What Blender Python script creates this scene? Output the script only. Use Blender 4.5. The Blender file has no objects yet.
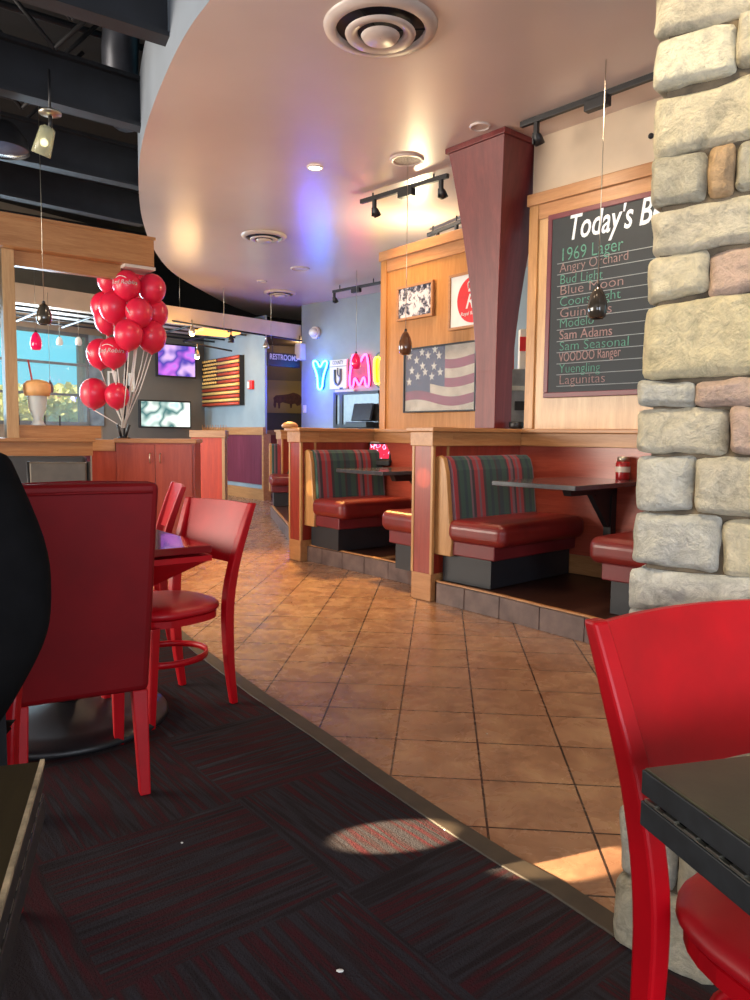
import bpy, bmesh, math, random
from mathutils import Vector, Matrix, noise
random.seed(7)
SC = bpy.context.scene
COL = SC.collection
R = math.radians
# ------------------------------------------------------------------ camera
H = 1.2
CP = Vector((0, 0, H))
CR = Matrix.Rotation(R(90 - 4.95), 3, 'X') @ Matrix.Rotation(R(.6), 3, 'Z')
cd = bpy.data.cameras.new('camera'); cam = bpy.data.objects.new('camera', cd); COL.objects.link(cam)
cam.matrix_world = Matrix.Translation(CP) @ CR.to_4x4()
cd.sensor_fit = 'AUTO'; cd.sensor_width = 36; cd.lens = 27; cd.clip_start = .02; cd.clip_end = 300
SC.camera = cam
def ray(px, py): return CR @ Vector(((px - 375) / 750, (500 - py) / 750, -1))
def fl(px, py, z=0.0):
    r = ray(px, py); return CP + r * ((z - H) / r.z)
def dep(px, py, Y):
    r = ray(px, py); return CP + r * (Y / r.y)
class Wall:
    """vertical plane, d = rightward direction as seen by someone facing it"""
    def __init__(s, P, d):
        s.P = Vector((P[0], P[1])); s.d = Vector((d[0], d[1])).normalized(); s.rz = math.atan2(s.d.y, s.d.x)
        s.n = Vector((s.d.y, -s.d.x))
    def hit(s, px, py, off=0):
        r = ray(px, py); P = s.P + s.n * off
        t = (s.n.x * P.x + s.n.y * P.y) / (s.n.x * r.x + s.n.y * r.y)
        q = CP + r * t
        return ((Vector((q.x, q.y)) - P).dot(s.d), q.z)
    def at(s, u, z=0, off=0):
        p = s.P + s.d * u + s.n * off
        return Vector((p.x, p.y, z))
# ------------------------------------------------------------------ materials
def lin(c):
    return tuple(((v / 255) / 12.92 if v / 255 <= .04045 else ((v / 255 + .055) / 1.055) ** 2.4) for v in c)
def newmat(name):
    m = bpy.data.materials.new(name); m.use_nodes = True
    nt = m.node_tree; return m, nt, nt.nodes['Principled BSDF']
def setp(b, **k):
    for a, v in k.items():
        a = {'rough': 'Roughness', 'metal': 'Metallic', 'coat': 'Coat Weight', 'trans': 'Transmission Weight', 'spec': 'Specular IOR Level', 'sheen': 'Sheen Weight', 'alpha': 'Alpha', 'es': 'Emission Strength'}[a]
        b.inputs[a].default_value = v
def coords(nt, scale=(1, 1, 1), rot=(0, 0, 0), loc=(0, 0, 0)):
    tc = nt.nodes.new('ShaderNodeTexCoord'); mp = nt.nodes.new('ShaderNodeMapping')
    nt.links.new(tc.outputs['Object'], mp.inputs[0])
    mp.inputs['Scale'].default_value = scale; mp.inputs['Rotation'].default_value = rot; mp.inputs['Location'].default_value = loc
    return mp.outputs[0]
def noi(nt, vec, scale, detail=4, rough=.55, dist=0):
    n = nt.nodes.new('ShaderNodeTexNoise'); nt.links.new(vec, n.inputs['Vector'])
    n.inputs['Scale'].default_value = scale; n.inputs['Detail'].default_value = detail
    n.inputs['Roughness'].default_value = rough; n.inputs['Distortion'].default_value = dist
    return n.outputs['Fac']
def ramp(nt, fac, stops, interp='LINEAR'):
    r = nt.nodes.new('ShaderNodeValToRGB'); nt.links.new(fac, r.inputs[0]); r.color_ramp.interpolation = interp
    e = r.color_ramp.elements
    while len(e) < len(stops): e.new(.5)
    for i, (p, c) in enumerate(stops):
        e[i].position = p; e[i].color = (*lin(c), 1) if max(c) > 1 or c == (0, 0, 0) else (*c, 1)
    return r.outputs[0]
def bump(nt, b, h, strength=.2, dist=.01):
    n = nt.nodes.new('ShaderNodeBump'); n.inputs['Strength'].default_value = strength; n.inputs['Distance'].default_value = dist
    nt.links.new(h, n.inputs['Height']); nt.links.new(n.outputs[0], b.inputs['Normal'])
def mixc(nt, fac, a, b, mode='MIX'):
    m = nt.nodes.new('ShaderNodeMix'); m.data_type = 'RGBA'; m.blend_type = mode
    for s, v in ((m.inputs[0], fac), (m.inputs[6], a), (m.inputs[7], b)):
        if isinstance(v, (int, float)): s.default_value = v
        elif isinstance(v, tuple): s.default_value = (*v, 1)
        else: nt.links.new(v, s)
    return m.outputs[2]
def plain(name, c, rough=.5, var=.12, ns=6, bmp=0, bs=60, **k):
    m, nt, b = newmat(name); setp(b, rough=rough, **k)
    v = coords(nt); f = noi(nt, v, ns)
    lo = tuple(x * (1 - var) for x in c); hi = tuple(min(255, x * (1 + var)) for x in c)
    nt.links.new(ramp(nt, f, [(.3, lo), (.7, hi)]), b.inputs['Base Color'])
    if bmp: bump(nt, b, noi(nt, v, bs), bmp, .004)
    return m
def wood(name, c1, c2, axis='z', rough=.4, sc=5, coat=.06, rot=0):
    m, nt, b = newmat(name); setp(b, rough=rough, coat=coat); b.inputs['Coat Roughness'].default_value = .2
    st = {'z': (6, 6, .5), 'x': (.5, 6, 6), 'y': (6, .5, 6)}[axis]
    v = coords(nt, st, (0, 0, rot))
    f = noi(nt, v, sc, 6, .6, .6)
    g = noi(nt, coords(nt, tuple(s * 6 for s in st)), sc, 3)
    c = ramp(nt, f, [(.3, c1), (.5, tuple((p + q) / 2 for p, q in zip(c1, c2))), (.68, c2)])
    c = mixc(nt, .25, c, ramp(nt, g, [(.35, c1), (.65, c2)]))
    nt.links.new(c, b.inputs['Base Color']); bump(nt, b, g, .06, .002)
    return m
def emit(name, c, s, base=None):
    m, nt, b = newmat(name)
    b.inputs['Base Color'].default_value = (*lin(base or c), 1); b.inputs['Emission Color'].default_value = (*lin(c), 1); setp(b, es=s, rough=.4)
    return m
def glassmat(name, c, rough=.03, alpha=.25, **k):
    m, nt, b = newmat(name); setp(b, rough=rough, alpha=alpha, **k); b.inputs['Base Color'].default_value = (*lin(c), 1)
    return m
MT = {}
MT['red_paint'] = plain('red_paint', (172, 4, 18), .42, .06, 9, coat=.0, spec=.3)
MT['red_vinyl'] = plain('red_vinyl', (112, 1, 9), .6, .08, 5, .05, 220, spec=.25)
MT['red_seat'] = plain('red_seat', (170, 10, 24), .42, .10, 5, .05, 200)
MT['black_metal'] = plain('black_metal', (24, 24, 27), .45, .15, 20)
MT['black_top'] = plain('black_top', (68, 62, 44), .33, .14, 12, .03, 150)
MT['slab_edge'] = plain('slab_edge', (34, 36, 38), .5, .2, 40)
MT['brown_top'] = wood('brown_top', (46, 38, 22), (62, 52, 30), 'y', .35)
MT['steel'] = plain('steel', (190, 185, 170), .3, .05, 20, metal=.9)
MT['white'] = plain('white', (222, 220, 214), .5, .03)
MT['offwhite'] = plain('offwhite', (205, 195, 185), .5, .05)
MT['oak_z'] = wood('oak_vertical_grain', (158, 110, 62), (194, 148, 94), 'z')
MT['oak_x'] = wood('oak_horizontal_grain', (156, 104, 62), (188, 138, 90), 'x')
MT['oak_y'] = wood('oak_crosswise_grain', (156, 104, 62), (188, 138, 90), 'y')
MT['oak_pale'] = wood('pale_oak_panel', (176, 136, 92), (206, 170, 124), 'z', .35, 4)
MT['oak_gold'] = wood('gold_oak_panel', (168, 112, 58), (196, 140, 82), 'z', .3, 4)
MT['redwood'] = wood('red_stained_wood', (120, 34, 22), (158, 56, 38), 'z', .38, 3, .1)
MT['redwood_x'] = wood('red_stained_wall_panel', (146, 56, 40), (180, 84, 62), 'x', .32, 3, .2)
MT['orangewood'] = wood('orange_red_panel', (178, 36, 8), (208, 56, 14), 'z', .45, 3, .03)
MT['columnwood'] = wood('burgundy_column_wood', (92, 28, 28), (124, 48, 46), 'z', .42, 3, .08)
MT['cabinetwood'] = wood('cabinet_wood', (140, 50, 30), (172, 74, 48), 'z', .35, 3)
MT['purplewood'] = wood('purple_stained_wood', (96, 34, 52), (124, 56, 76), 'z', .35, 3)
MT['vinyl'] = plain('burgundy_vinyl', (116, 30, 28), .36, .12, 4, .05, 120, coat=.1)
MT['vinyl_dark'] = plain('burgundy_vinyl_apron', (108, 30, 36), .4, .1, 4)
MT['toekick'] = plain('black_toe_kick', (30, 34, 40), .5, .1)
MT['dark_fabric'] = plain('dark_fabric', (13, 12, 13), 1.0, .25, 12, .5, 14, spec=.1)
MT['trouser'] = plain('dark_trouser_cloth', (20, 20, 24), .9, .2, 30)
MT['skin'] = plain('skin', (196, 148, 122), .5, .05, 10)
MT['hair'] = plain('dark_hair', (30, 22, 18), .6, .3, 60)
MT['bluewall'] = plain('blue_grey_wall', (138, 152, 160), .55, .05, 2)
MT['greywall'] = plain('grey_brown_wall', (112, 108, 102), .6, .05, 2)
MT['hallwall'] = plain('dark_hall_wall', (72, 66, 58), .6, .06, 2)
MT['cream'] = plain('cream_soffit', (214, 192, 164), .5, .05, 2)
MT['deck'] = plain('black_roof_deck', (14, 14, 17), .8, .3, 3)
MT['beam'] = plain('black_painted_steel', (27, 28, 33), .6, .2, 5)
MT['brownwallx'] = plain('brown_exterior_wall', (150, 140, 125), .7, .05, 2)
MT['lamp_glow'] = emit('warm_lamp_glow', (255, 214, 150), 12)
MT['led_white'] = emit('white_downlight_glow', (255, 245, 230), 10)
MT['smoke_glass'] = plain('smoked_glass', (54, 50, 44), .1, .1, 5, coat=.6)
MT['balloon'] = plain('red_balloon_latex', (218, 34, 70), .36, .05, 4, coat=.1)
MT['balloon'].node_tree.nodes['Principled BSDF'].inputs['Subsurface Weight'].default_value = .15
# ------------------------------------------------------------------ mesh builder
class B:
    def __init__(s): s.bm = bmesh.new()
    def face(s, pts, mi=0):
        f = s.bm.faces.new([s.bm.verts.new(p) for p in pts]); f.material_index = mi; return f
    def box(s, x0, x1, y0, y1, z0, z1, mi=0, M=None):
        P = [Vector((x, y, z)) for z in (z0, z1) for x, y in ((x0, y0), (x1, y0), (x1, y1), (x0, y1))]
        return s.hexa(P, mi, M)
    def hexa(s, P, mi=0, M=None):
        v = [s.bm.verts.new(M @ Vector(p) if M else p) for p in P]
        for q in ((3, 2, 1, 0), (4, 5, 6, 7), (0, 1, 5, 4), (1, 2, 6, 5), (2, 3, 7, 6), (3, 0, 4, 7)):
            f = s.bm.faces.new([v[i] for i in q]); f.material_index = mi
        return s
    def loops(s, rings, mi=0, closed=False, caps=True, smooth=True):
        V = [[s.bm.verts.new(p) for p in r] for r in rings]; n = len(V[0])
        pairs = list(zip(V, V[1:])) + ([(V[-1], V[0])] if closed else [])
        for a, b in pairs:
            for i in range(n):
                f = s.bm.faces.new((a[i], a[(i + 1) % n], b[(i + 1) % n], b[i])); f.material_index = mi; f.smooth = smooth
        if caps and not closed:
            f = s.bm.faces.new(V[0][::-1]); f.material_index = mi
            f = s.bm.faces.new(V[-1]); f.material_index = mi
        return s
    def tube(s, pts, r, n=10, mi=0, closed=False):
        pts = [Vector(p) for p in pts]; m = len(pts); rings = []
        rr = r if isinstance(r, (list, tuple)) else [r] * m
        up = None
        for i, p in enumerate(pts):
            a = pts[i - 1] if (i or closed) else p; c = pts[(i + 1) % m] if (i < m - 1 or closed) else p
            t = (c - a).normalized()
            if up is None:
                up = Vector((0, 0, 1)) if abs(t.z) < .9 else Vector((1, 0, 0))
            x = t.cross(up).normalized(); y = x.cross(t).normalized(); up = y
            rings.append([p + (x * math.cos(k * 2 * math.pi / n) + y * math.sin(k * 2 * math.pi / n)) * rr[i] for k in range(n)])
        return s.loops(rings, mi, closed)
    def cyl(s, a, b, r0, r1=None, n=20, mi=0):
        return s.tube([a, b], [r0, r0 if r1 is None else r1], n, mi)
    def lathe(s, prof, n=24, c=(0, 0, 0), mi=0, M=None, caps=True):
        rings = []
        for r, z in prof:
            ring = [Vector((max(r, 1e-4) * math.cos(k * 2 * math.pi / n), max(r, 1e-4) * math.sin(k * 2 * math.pi / n), z)) for k in range(n)]
            rings.append([(M @ p if M else p) + Vector(c) for p in ring])
        return s.loops(rings, mi, caps=caps)
    def prism(s, poly, z0, z1, mi=0, mside=None):
        a = [s.bm.verts.new((p[0], p[1], z0)) for p in poly]; b = [s.bm.verts.new((p[0], p[1], z1)) for p in poly]
        n = len(poly); f = s.bm.faces.new(a[::-1]); f.material_index = mi
        f = s.bm.faces.new(b); f.material_index = mi
        for i in range(n):
            f = s.bm.faces.new((a[i], a[(i + 1) % n], b[(i + 1) % n], b[i])); f.material_index = mi if mside is None else mside
        return s
    def slab(s, poly_xz, y0, y1, mi=0):
        """outline in the xz plane given thickness in y"""
        a = [s.bm.verts.new((p[0], y0, p[1])) for p in poly_xz]; b = [s.bm.verts.new((p[0], y1, p[1])) for p in poly_xz]
        n = len(poly_xz)
        for q in (a, b[::-1]):
            f = s.bm.faces.new(q); f.material_index = mi
        for i in range(n):
            f = s.bm.faces.new((a[i], b[i], b[(i + 1) % n], a[(i + 1) % n])); f.material_index = mi
        return s
    def rings_rect(s, pts, hw, hd, mi=0):
        """vertical bar: rectangle cross-sections (half width x, half depth y) at each point"""
        rings = []
        for i, p in enumerate(pts):
            w = hw[i] if isinstance(hw, (list, tuple)) else hw; d = hd[i] if isinstance(hd, (list, tuple)) else hd
            rings.append([Vector((p[0] + a * w, p[1] + b * d, p[2])) for a, b in ((-1, -1), (1, -1), (1, 1), (-1, 1))])
        return s.loops(rings, mi, smooth=False)
    def sphere(s, c, r, nu=16, nv=10, mi=0, M=None):
        r = r if isinstance(r, (list, tuple)) else (r, r, r); c = Vector(c); rings = []
        for j in range(nv + 1):
            t = math.pi * j / nv; q = max(math.sin(t), 1e-3)
            rings.append([c + (M @ Vector((r[0] * q * math.cos(k * 2 * math.pi / nu), r[1] * q * math.sin(k * 2 * math.pi / nu), -r[2] * math.cos(t))) if M else
                          Vector((r[0] * q * math.cos(k * 2 * math.pi / nu), r[1] * q * math.sin(k * 2 * math.pi / nu), -r[2] * math.cos(t)))) for k in range(nu)])
        return s.loops(rings, mi)
    def build(s, name, mats, parent=None, bevel=0, seg=2, loc=None, rz=None, flat=False):
        bmesh.ops.recalc_face_normals(s.bm, faces=s.bm.faces)
        me = bpy.data.meshes.new(name); s.bm.to_mesh(me); s.bm.free()
        for m in (mats if isinstance(mats, (list, tuple)) else [mats]): me.materials.append(MT[m] if isinstance(m, str) else m)
        o = bpy.data.objects.new(name, me); COL.objects.link(o)
        if parent: o.parent = parent
        if loc is not None: o.location = loc
        if rz is not None: o.rotation_euler = (0, 0, rz)
        if bevel:
            md = o.modifiers.new('bevel', 'BEVEL'); md.width = bevel; md.segments = seg; md.limit_method = 'ANGLE'; md.angle_limit = R(40)
        return o
def tag(o, label=None, cat=None, group=None, kind=None):
    if label: o['label'] = label
    if cat: o['category'] = cat
    if group: o['group'] = group
    if kind: o['kind'] = kind
    return o
def thing(name, label, cat, loc=(0, 0, 0), rz=0, group=None):
    o = bpy.data.objects.new(name, None); COL.objects.link(o); o.empty_display_size = .1
    o.location = loc; o.rotation_euler = (0, 0, rz)
    return tag(o, label, cat, group)
def struct(o): o['kind'] = 'structure'; return o
def dup(root, loc=None, rz=None, label=None, group=None):
    r = root.copy(); COL.objects.link(r)
    if loc is not None: r.location = loc
    if rz is not None: r.rotation_euler = (0, 0, rz)
    if label: r['label'] = label
    if group: r['group'] = group
    def rec(src, dst):
        for ch in list(src.children):
            c = ch.copy(); COL.objects.link(c); c.parent = dst; rec(ch, c)
    rec(root, r)
    return r
def text(name, s, size, mat, parent, x, z, y=0, shear=0, fat=0, ext=.0008, width=None, rot=0, fn=None, align='LEFT', sp=1.0):
    cu = bpy.data.curves.new(name, 'FONT'); cu.body = s; cu.size = size; cu.shear = shear; cu.offset = fat; cu.extrude = ext
    cu.align_x = align; cu.space_character = sp; cu.resolution_u = 3
    t = bpy.data.objects.new('tmp', cu); COL.objects.link(t); bpy.context.view_layer.update()
    me = bpy.data.meshes.new_from_object(t.evaluated_get(bpy.context.evaluated_depsgraph_get()))
    bpy.data.objects.remove(t); bpy.data.curves.remove(cu)
    xs = [v.co.x for v in me.vertices]; k = 1
    if width and xs: k = width / (max(xs) - min(xs))
    cr, sr = math.cos(rot), math.sin(rot)
    for v in me.vertices:
        a, b_, c = v.co.x * k, v.co.y, v.co.z
        a, b_ = a * cr - b_ * sr, a * sr + b_ * cr
        v.co = (x + a, y - c, z + b_)
        if fn: v.co = fn(v.co)
    me.materials.clear(); me.materials.append(MT[mat] if isinstance(mat, str) else mat)
    o = bpy.data.objects.new(name, me); COL.objects.link(o)
    if parent: o.parent = parent
    return o
# ------------------------------------------------------------------ floor
def tile_mat():
    m, nt, b = newmat('terracotta_floor_tile')
    p = fl(491, 859); a = R(-5); ca, sa = math.cos(a), math.sin(a)
    v = coords(nt, (1, 1, 1), (0, 0, -a))          # rotated by +5 deg
    rx = p.x * math.cos(-a) - p.y * math.sin(-a)
    q = fl(483, 780); ry = q.x * math.sin(-a) + q.y * math.cos(-a)
    mp = v.node; mp.inputs['Location'].default_value = (-(rx % .32), -(ry % .32), 0)
    br = nt.nodes.new('ShaderNodeTexBrick'); nt.links.new(v, br.inputs['Vector'])
    br.offset = 0; br.squash = 1
    for k, val in (('Scale', 1), ('Mortar Size', .004), ('Mortar Smooth', .1), ('Bias', 0), ('Brick Width', .32), ('Row Height', .32)): br.inputs[k].default_value = val
    br.inputs['Color1'].default_value = (*lin((160, 120, 94)), 1); br.inputs['Color2'].default_value = (*lin((132, 96, 76)), 1); br.inputs['Mortar'].default_value = (*lin((46, 32, 26)), 1)
    n = noi(nt, coords(nt), 5, 6, .65, .8)
    c = mixc(nt, .55, br.outputs['Color'], ramp(nt, n, [(.35, (112, 80, 62)), (.5, (148, 110, 86)), (.66, (176, 142, 110))]))
    c = mixc(nt, br.outputs['Fac'], c, lin((44, 30, 24)))
    nt.links.new(c, b.inputs['Base Color'])
    n2 = noi(nt, coords(nt), 9, 8, .6, 1.0)
    sub = nt.nodes.new('ShaderNodeMath'); sub.operation = 'SUBTRACT'; nt.links.new(n2, sub.inputs[0]); nt.links.new(br.outputs['Fac'], sub.inputs[1])
    bump(nt, b, sub.outputs[0], .35, .004)
    nt.links.new(ramp(nt, n2, [(.3, (110, 110, 110)), (.7, (165, 165, 165))]), b.inputs['Roughness'])
    return m
MT['tile'] = tile_mat()
b = B(); b.face([(-12, -4, 0), (12, -4, 0), (12, 24, 0), (-12, 24, 0)]); struct(b.build('floor', 'tile'))
def carpet_mat():
    m, nt, b = newmat('striped_carpet_tile'); setp(b, rough=1.0, spec=.1)
    a = -R(38); v = coords(nt, (1, 1, 1), (0, 0, a), (.12, .31, 0))
    ck = nt.nodes.new('ShaderNodeTexChecker'); nt.links.new(v, ck.inputs[0]); ck.inputs['Scale'].default_value = 1 / .61
    def strp(st):
        mp = nt.nodes.new('ShaderNodeMapping'); nt.links.new(v, mp.inputs[0]); mp.inputs['Scale'].default_value = st
        return noi(nt, mp.outputs[0], 1.0, 3, .55), noi(nt, mp.outputs[0], 9.0, 2, .6)
    h, hf = strp((1.2, 24, 1)); w, wf = strp((24, 1.2, 1))
    f = mixc(nt, ck.outputs['Fac'], h, w); g = mixc(nt, ck.outputs['Fac'], hf, wf)
    c = ramp(nt, f, [(.36, (46, 40, 43)), (.45, (58, 56, 62)), (.5, (54, 43, 46)), (.56, (76, 34, 40)), (.63, (50, 42, 45)), (.7, (66, 68, 74))])
    c = mixc(nt, .35, c, ramp(nt, g, [(.38, (16, 16, 20)), (.66, (80, 76, 84))]), 'OVERLAY')
    nt.links.new(c, b.inputs['Base Color'])
    bump(nt, b, noi(nt, coords(nt, (60, 60, 60)), 3), .8, .004)
    return m
MT['carpet'] = carpet_mat()
edge = [fl(*p) for p in ((118, 596), (160, 625), (197, 656), (250, 697), (310, 738), (375, 785), (440, 830), (500, 869), (550, 897), (606, 935), (640, 958))]
edge += [Vector((.95, 1.55, 0)), Vector((1.6, 1.35, 0)), Vector((4, 1.2, 0))]
poly = [(e.x, e.y) for e in edge] + [(4, -3.5), (-9, -3.5), (-9, 6.4), (-3, 6.0)]
b = B(); b.prism(poly, .001, .008); struct(b.build('floor_carpet', 'carpet'))
# rubber/wood transition strip following the carpet edge
MT['strip'] = plain('dark_brown_transition_strip', (46, 38, 30), .6, .2, 14)
def strip(poly, w, z0, z1, name, mat, side=1):
    L, Rr = [], []
    for i, p in enumerate(poly):
        a = poly[max(0, i - 1)]; c = poly[min(len(poly) - 1, i + 1)]
        t = Vector((c.x - a.x, c.y - a.y)).normalized(); n = Vector((-t.y, t.x)) * side
        L.append((p.x, p.y)); Rr.append((p.x + n.x * w, p.y + n.y * w))
    b = B(); b.prism(L + Rr[::-1], z0, z1); return b.build(name, mat, bevel=.004)
struct(strip(edge, .07, 0.0005, .014, 'trim_1', 'strip'))
# ------------------------------------------------------------------ ceiling (curved dropped soffit) and dark roof
CZ = 3.55
def ceil_mat():
    m, nt, b = newmat('glossy_beige_ceiling'); setp(b, rough=.36, coat=.5); b.inputs['Coat Roughness'].default_value = .22
    n = noi(nt, coords(nt, (1, 1, 1)), .8, 3)
    nt.links.new(ramp(nt, n, [(.3, (206, 186, 176)), (.7, (218, 198, 188))]), b.inputs['Base Color'])
    bump(nt, b, noi(nt, coords(nt), 2.2, 4), .12, .02)
    return m
MT['ceiling'] = ceil_mat()
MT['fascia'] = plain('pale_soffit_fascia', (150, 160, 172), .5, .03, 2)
sof = [fl(px, py, CZ) for px, py in ((210, 0), (190, 27), (172, 60), (154, 103), (144, 135), (139, 165), (139, 195), (143, 222), (153, 248), (172, 272), (203, 291), (230, 305), (256, 315))]
def catmull(P, n=6):
    o = []
    for i in range(len(P) - 1):
        a, b_, c, d = P[max(0, i - 1)], P[i], P[i + 1], P[min(len(P) - 1, i + 2)]
        for k in range(n):
            t = k / n
            o.append(tuple(.5 * (2 * b_[j] + (c[j] - a[j]) * t + (2 * a[j] - 5 * b_[j] + 4 * c[j] - d[j]) * t * t + (3 * b_[j] - a[j] - 3 * c[j] + d[j]) * t ** 3) for j in (0, 1)))
    return o + [tuple(P[-1][:2])]
sof = [Vector((x, y, CZ)) for x, y in catmull([(p.x, p.y) for p in sof])]
poly = [(5, 1.2), (1.6, 1.9), (.6, 2.5), (-.3, 3.35)] + [(p.x, p.y) for p in sof] + [(-1.6, 15.8), (9, 15.8), (9, 1.2)]
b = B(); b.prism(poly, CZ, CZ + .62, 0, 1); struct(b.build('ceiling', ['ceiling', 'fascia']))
b = B(); b.prism([(-14, -4), (9, -4), (9, 17.3), (-7.5, 17.3), (-14, 10)], 5.0, 5.1); struct(b.build('ceiling_roof_deck', 'deck'))
# beams of the open roof
U1 = Vector((.8, .6, 0)); U2 = Vector((-.6, .8, 0))
def beam(pr, pl, z, h, label):
    a, c = fl(*pr, z), fl(*pl, z); d = (c - a).normalized(); a = a.copy(); c = a + d * 7
    n = Vector((-d.y, d.x, 0))
    L = (c - a).length
    t = thing('ceiling_beam', label, 'beam', (a.x, a.y, z), math.atan2(d.y, d.x), 'black steel beams under the open roof')
    q = B(); q.box(0, L, -.07, .07, 0, .03); q.build('bottom_flange', 'beam', t)
    q = B(); q.box(0, L, -.015, .015, .03, h - .03)
    q.build('web', 'beam', t)
    q = B(); q.box(0, L, -.07, .07, h - .03, h); q.build('top_flange', 'beam', t)
    return t
beam((181, 46), (35, 0), 3.72, .42, 'black steel ceiling beam nearest the camera, ending at the soffit')
beam((145, 131), (0, 92), 3.72, .4, 'second black ceiling beam, with the glass spotlight below it')
beam((141, 189), (0, 158), 3.72, .4, 'third black ceiling beam from the camera, beyond the glass spotlight')
beam((142, 226), (0, 196), 3.72, .4, 'farthest black ceiling beam, just above the oak header')
q = B()
for k in range(9):   # corrugated deck ribs seen between the beams
    a = Vector((-9, 2 + k * 1.1, 4.6)); q.cyl(a, a + Vector((9, 6.5, 0)), .03, n=6)
struct(q.build('trim_2', 'beam'))
t = thing('roof_joist', 'thin black open-web joist members hanging between the ceiling beams', 'joist')
for k in range(7):
    q = B(); p = fl(95 - 18 * k, 15 + 30 * k, 4.1); q.cyl(p + Vector((.35, .1, .5)), p + Vector((-.15, -.05, -.05)), .018, n=6); q.cyl(p + Vector((-.6, -.2, .5)), p + Vector((-.15, -.05, -.05)), .018, n=6)
    q.build('brace', 'beam', t)
t = thing('air_duct', 'round dark duct curving up beside the soffit edge', 'duct')
q = B(); p = fl(120, 50, 4.4); q.tube([p + Vector((-.15, .6, -.3)), p + Vector((-.1, .3, -.25)), p + Vector((0, 0, 0)), p + Vector((.1, -.1, .6))], .15, 16)
q.build('duct_tube', plain('grey_duct', (70, 74, 84), .4, .1, metal=.4), t)
# ------------------------------------------------------------------ stone pillar
def stone_mat(i, c):
    m, nt, b = newmat('field_stone_%d' % i); setp(b, rough=.85, spec=.25)
    v = coords(nt); n = noi(nt, v, 8, 12, .72, .9); n2 = noi(nt, v, 34, 8, .75, .4)
    lo = tuple(x * .72 for x in c); hi = tuple(min(255, x * 1.08) for x in c)
    cc = ramp(nt, n, [(.33, lo), (.45, c), (.62, hi)])
    cc = mixc(nt, .45, cc, ramp(nt, n2, [(.36, lo), (.6, hi)]))
    nt.links.new(cc, b.inputs['Base Color'])
    mu = nt.nodes.new('ShaderNodeMath'); mu.operation = 'ADD'; nt.links.new(n, mu.inputs[0]); nt.links.new(n2, mu.inputs[1])
    bump(nt, b, mu.outputs[0], 1.0, .035)
    return m
SCOL = [(236, 226, 200), (222, 208, 178), (216, 204, 180), (206, 170, 130), (210, 180, 162), (212, 206, 192), (226, 222, 212), (194, 184, 162), (224, 208, 170)]
SM = [stone_mat(i, c) for i, c in enumerate(SCOL)] + [plain('dark_mortar', (84, 72, 56), .95, .3, 20, .6, 40)]
PC = fl(624.5, 940); PW = Wall((PC.x, PC.y), (.77, -.63))
rows = [ # top y, bottom y at left, [(px0, px1, colour)], y reference
 (-45, 50, [(657, 800, 2)]),
 (52, 102, [(659, 738, 0), (740, 830, 2)]),
 (105, 165, [(658, 800, 1)]),
 (165, 213, [(655, 710, 7), (712, 737, 3), (739, 790, 7)]),
 (215, 260, [(655, 800, 2)]),
 (262, 304, [(652, 710, 1), (712, 800, 4)]),
 (306, 380, [(650, 800, 8)]),
 (383, 408, [(642, 697, 5), (699, 800, 4)]),
 (410, 453, [(642, 732, 2), (734, 810, 4)]),
 (455, 510, [(641, 698, 5), (701, 800, 2)]),
 (511, 563, [(637, 723, 5), (726, 790, 1)]),
 (565, 606, [(635, 800, 6)]),
 (608, 672, [(630, 715, 6), (717, 800, 5)]),
 (674, 742, [(632, 690, 5), (692, 800, 7)]),
 (744, 806, [(628, 760, 7)]),
 (808, 876, [(622, 680, 5), (683, 780, 7)]),
 (879, 938, [(621, 720, 7), (722, 800, 5)]),
]
pil = thing('stone_pillar', 'pale fieldstone pillar rising from floor to ceiling at the right edge', 'pillar', (PC.x, PC.y, 0), PW.rz)
def stone(b, x0, x1, z0, z1, mi, seed, dpt=.3):
    tmp = bmesh.new(); bmesh.ops.create_cube(tmp, size=1)
    bmesh.ops.subdivide_edges(tmp, edges=tmp.edges[:], cuts=17, use_grid_fill=True)
    w, h = x1 - x0, z1 - z0; y0 = -.035 - .014 * random.random()
    sh = random.uniform(-.012, .012)
    for v in tmp.verts:
        c = v.co.copy(); x, y, z = c * 2
        e = .04
        def rnd(t, L):
            k = min(.5, .012 / (L / 2)); a = abs(t)
            return 1 if a <= 1 - k else 1 - ((a - (1 - k)) / k) ** 2
        ex = .007 * ((1 - rnd(z, h)) * .5 + (1 - rnd(y, dpt)) * .7); ez = .006 * ((1 - rnd(x, w)) * .6 + (1 - rnd(y, dpt)) * .7); ey = .012 * (1 - min(rnd(x, w), rnd(z, h)))
        p = Vector(((x0 + x1) / 2 + x * (w / 2 - ex), y0 + dpt / 2 + y * dpt / 2 + (ey if y < -.99 else 0), (z0 + z1) / 2 + z * (h / 2 - ez) + sh * x * .4))
        s = Vector((seed * 3.7, seed * 1.3, 0))
        n = noise.noise_vector(p * 7 + s) * .008 + noise.noise_vector(p * 26 + s) * .004
        r = noise.ridged_multi_fractal(p * 6 + s, 1, 2.2, 4, 1, 2) if y < -.5 else 0
        p += n; p.y -= .010 * (r - 1)
        v.co = p
    base = len(b.bm.verts); mp = {}
    for v in tmp.verts: mp[v] = b.bm.verts.new(v.co)
    for f in tmp.faces:
        g = b.bm.faces.new([mp[v] for v in f.verts]); g.material_index = mi; g.smooth = True
    tmp.free()
b = B(); sd = 0
zt = PW.hit(658, -45)[1]
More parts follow.
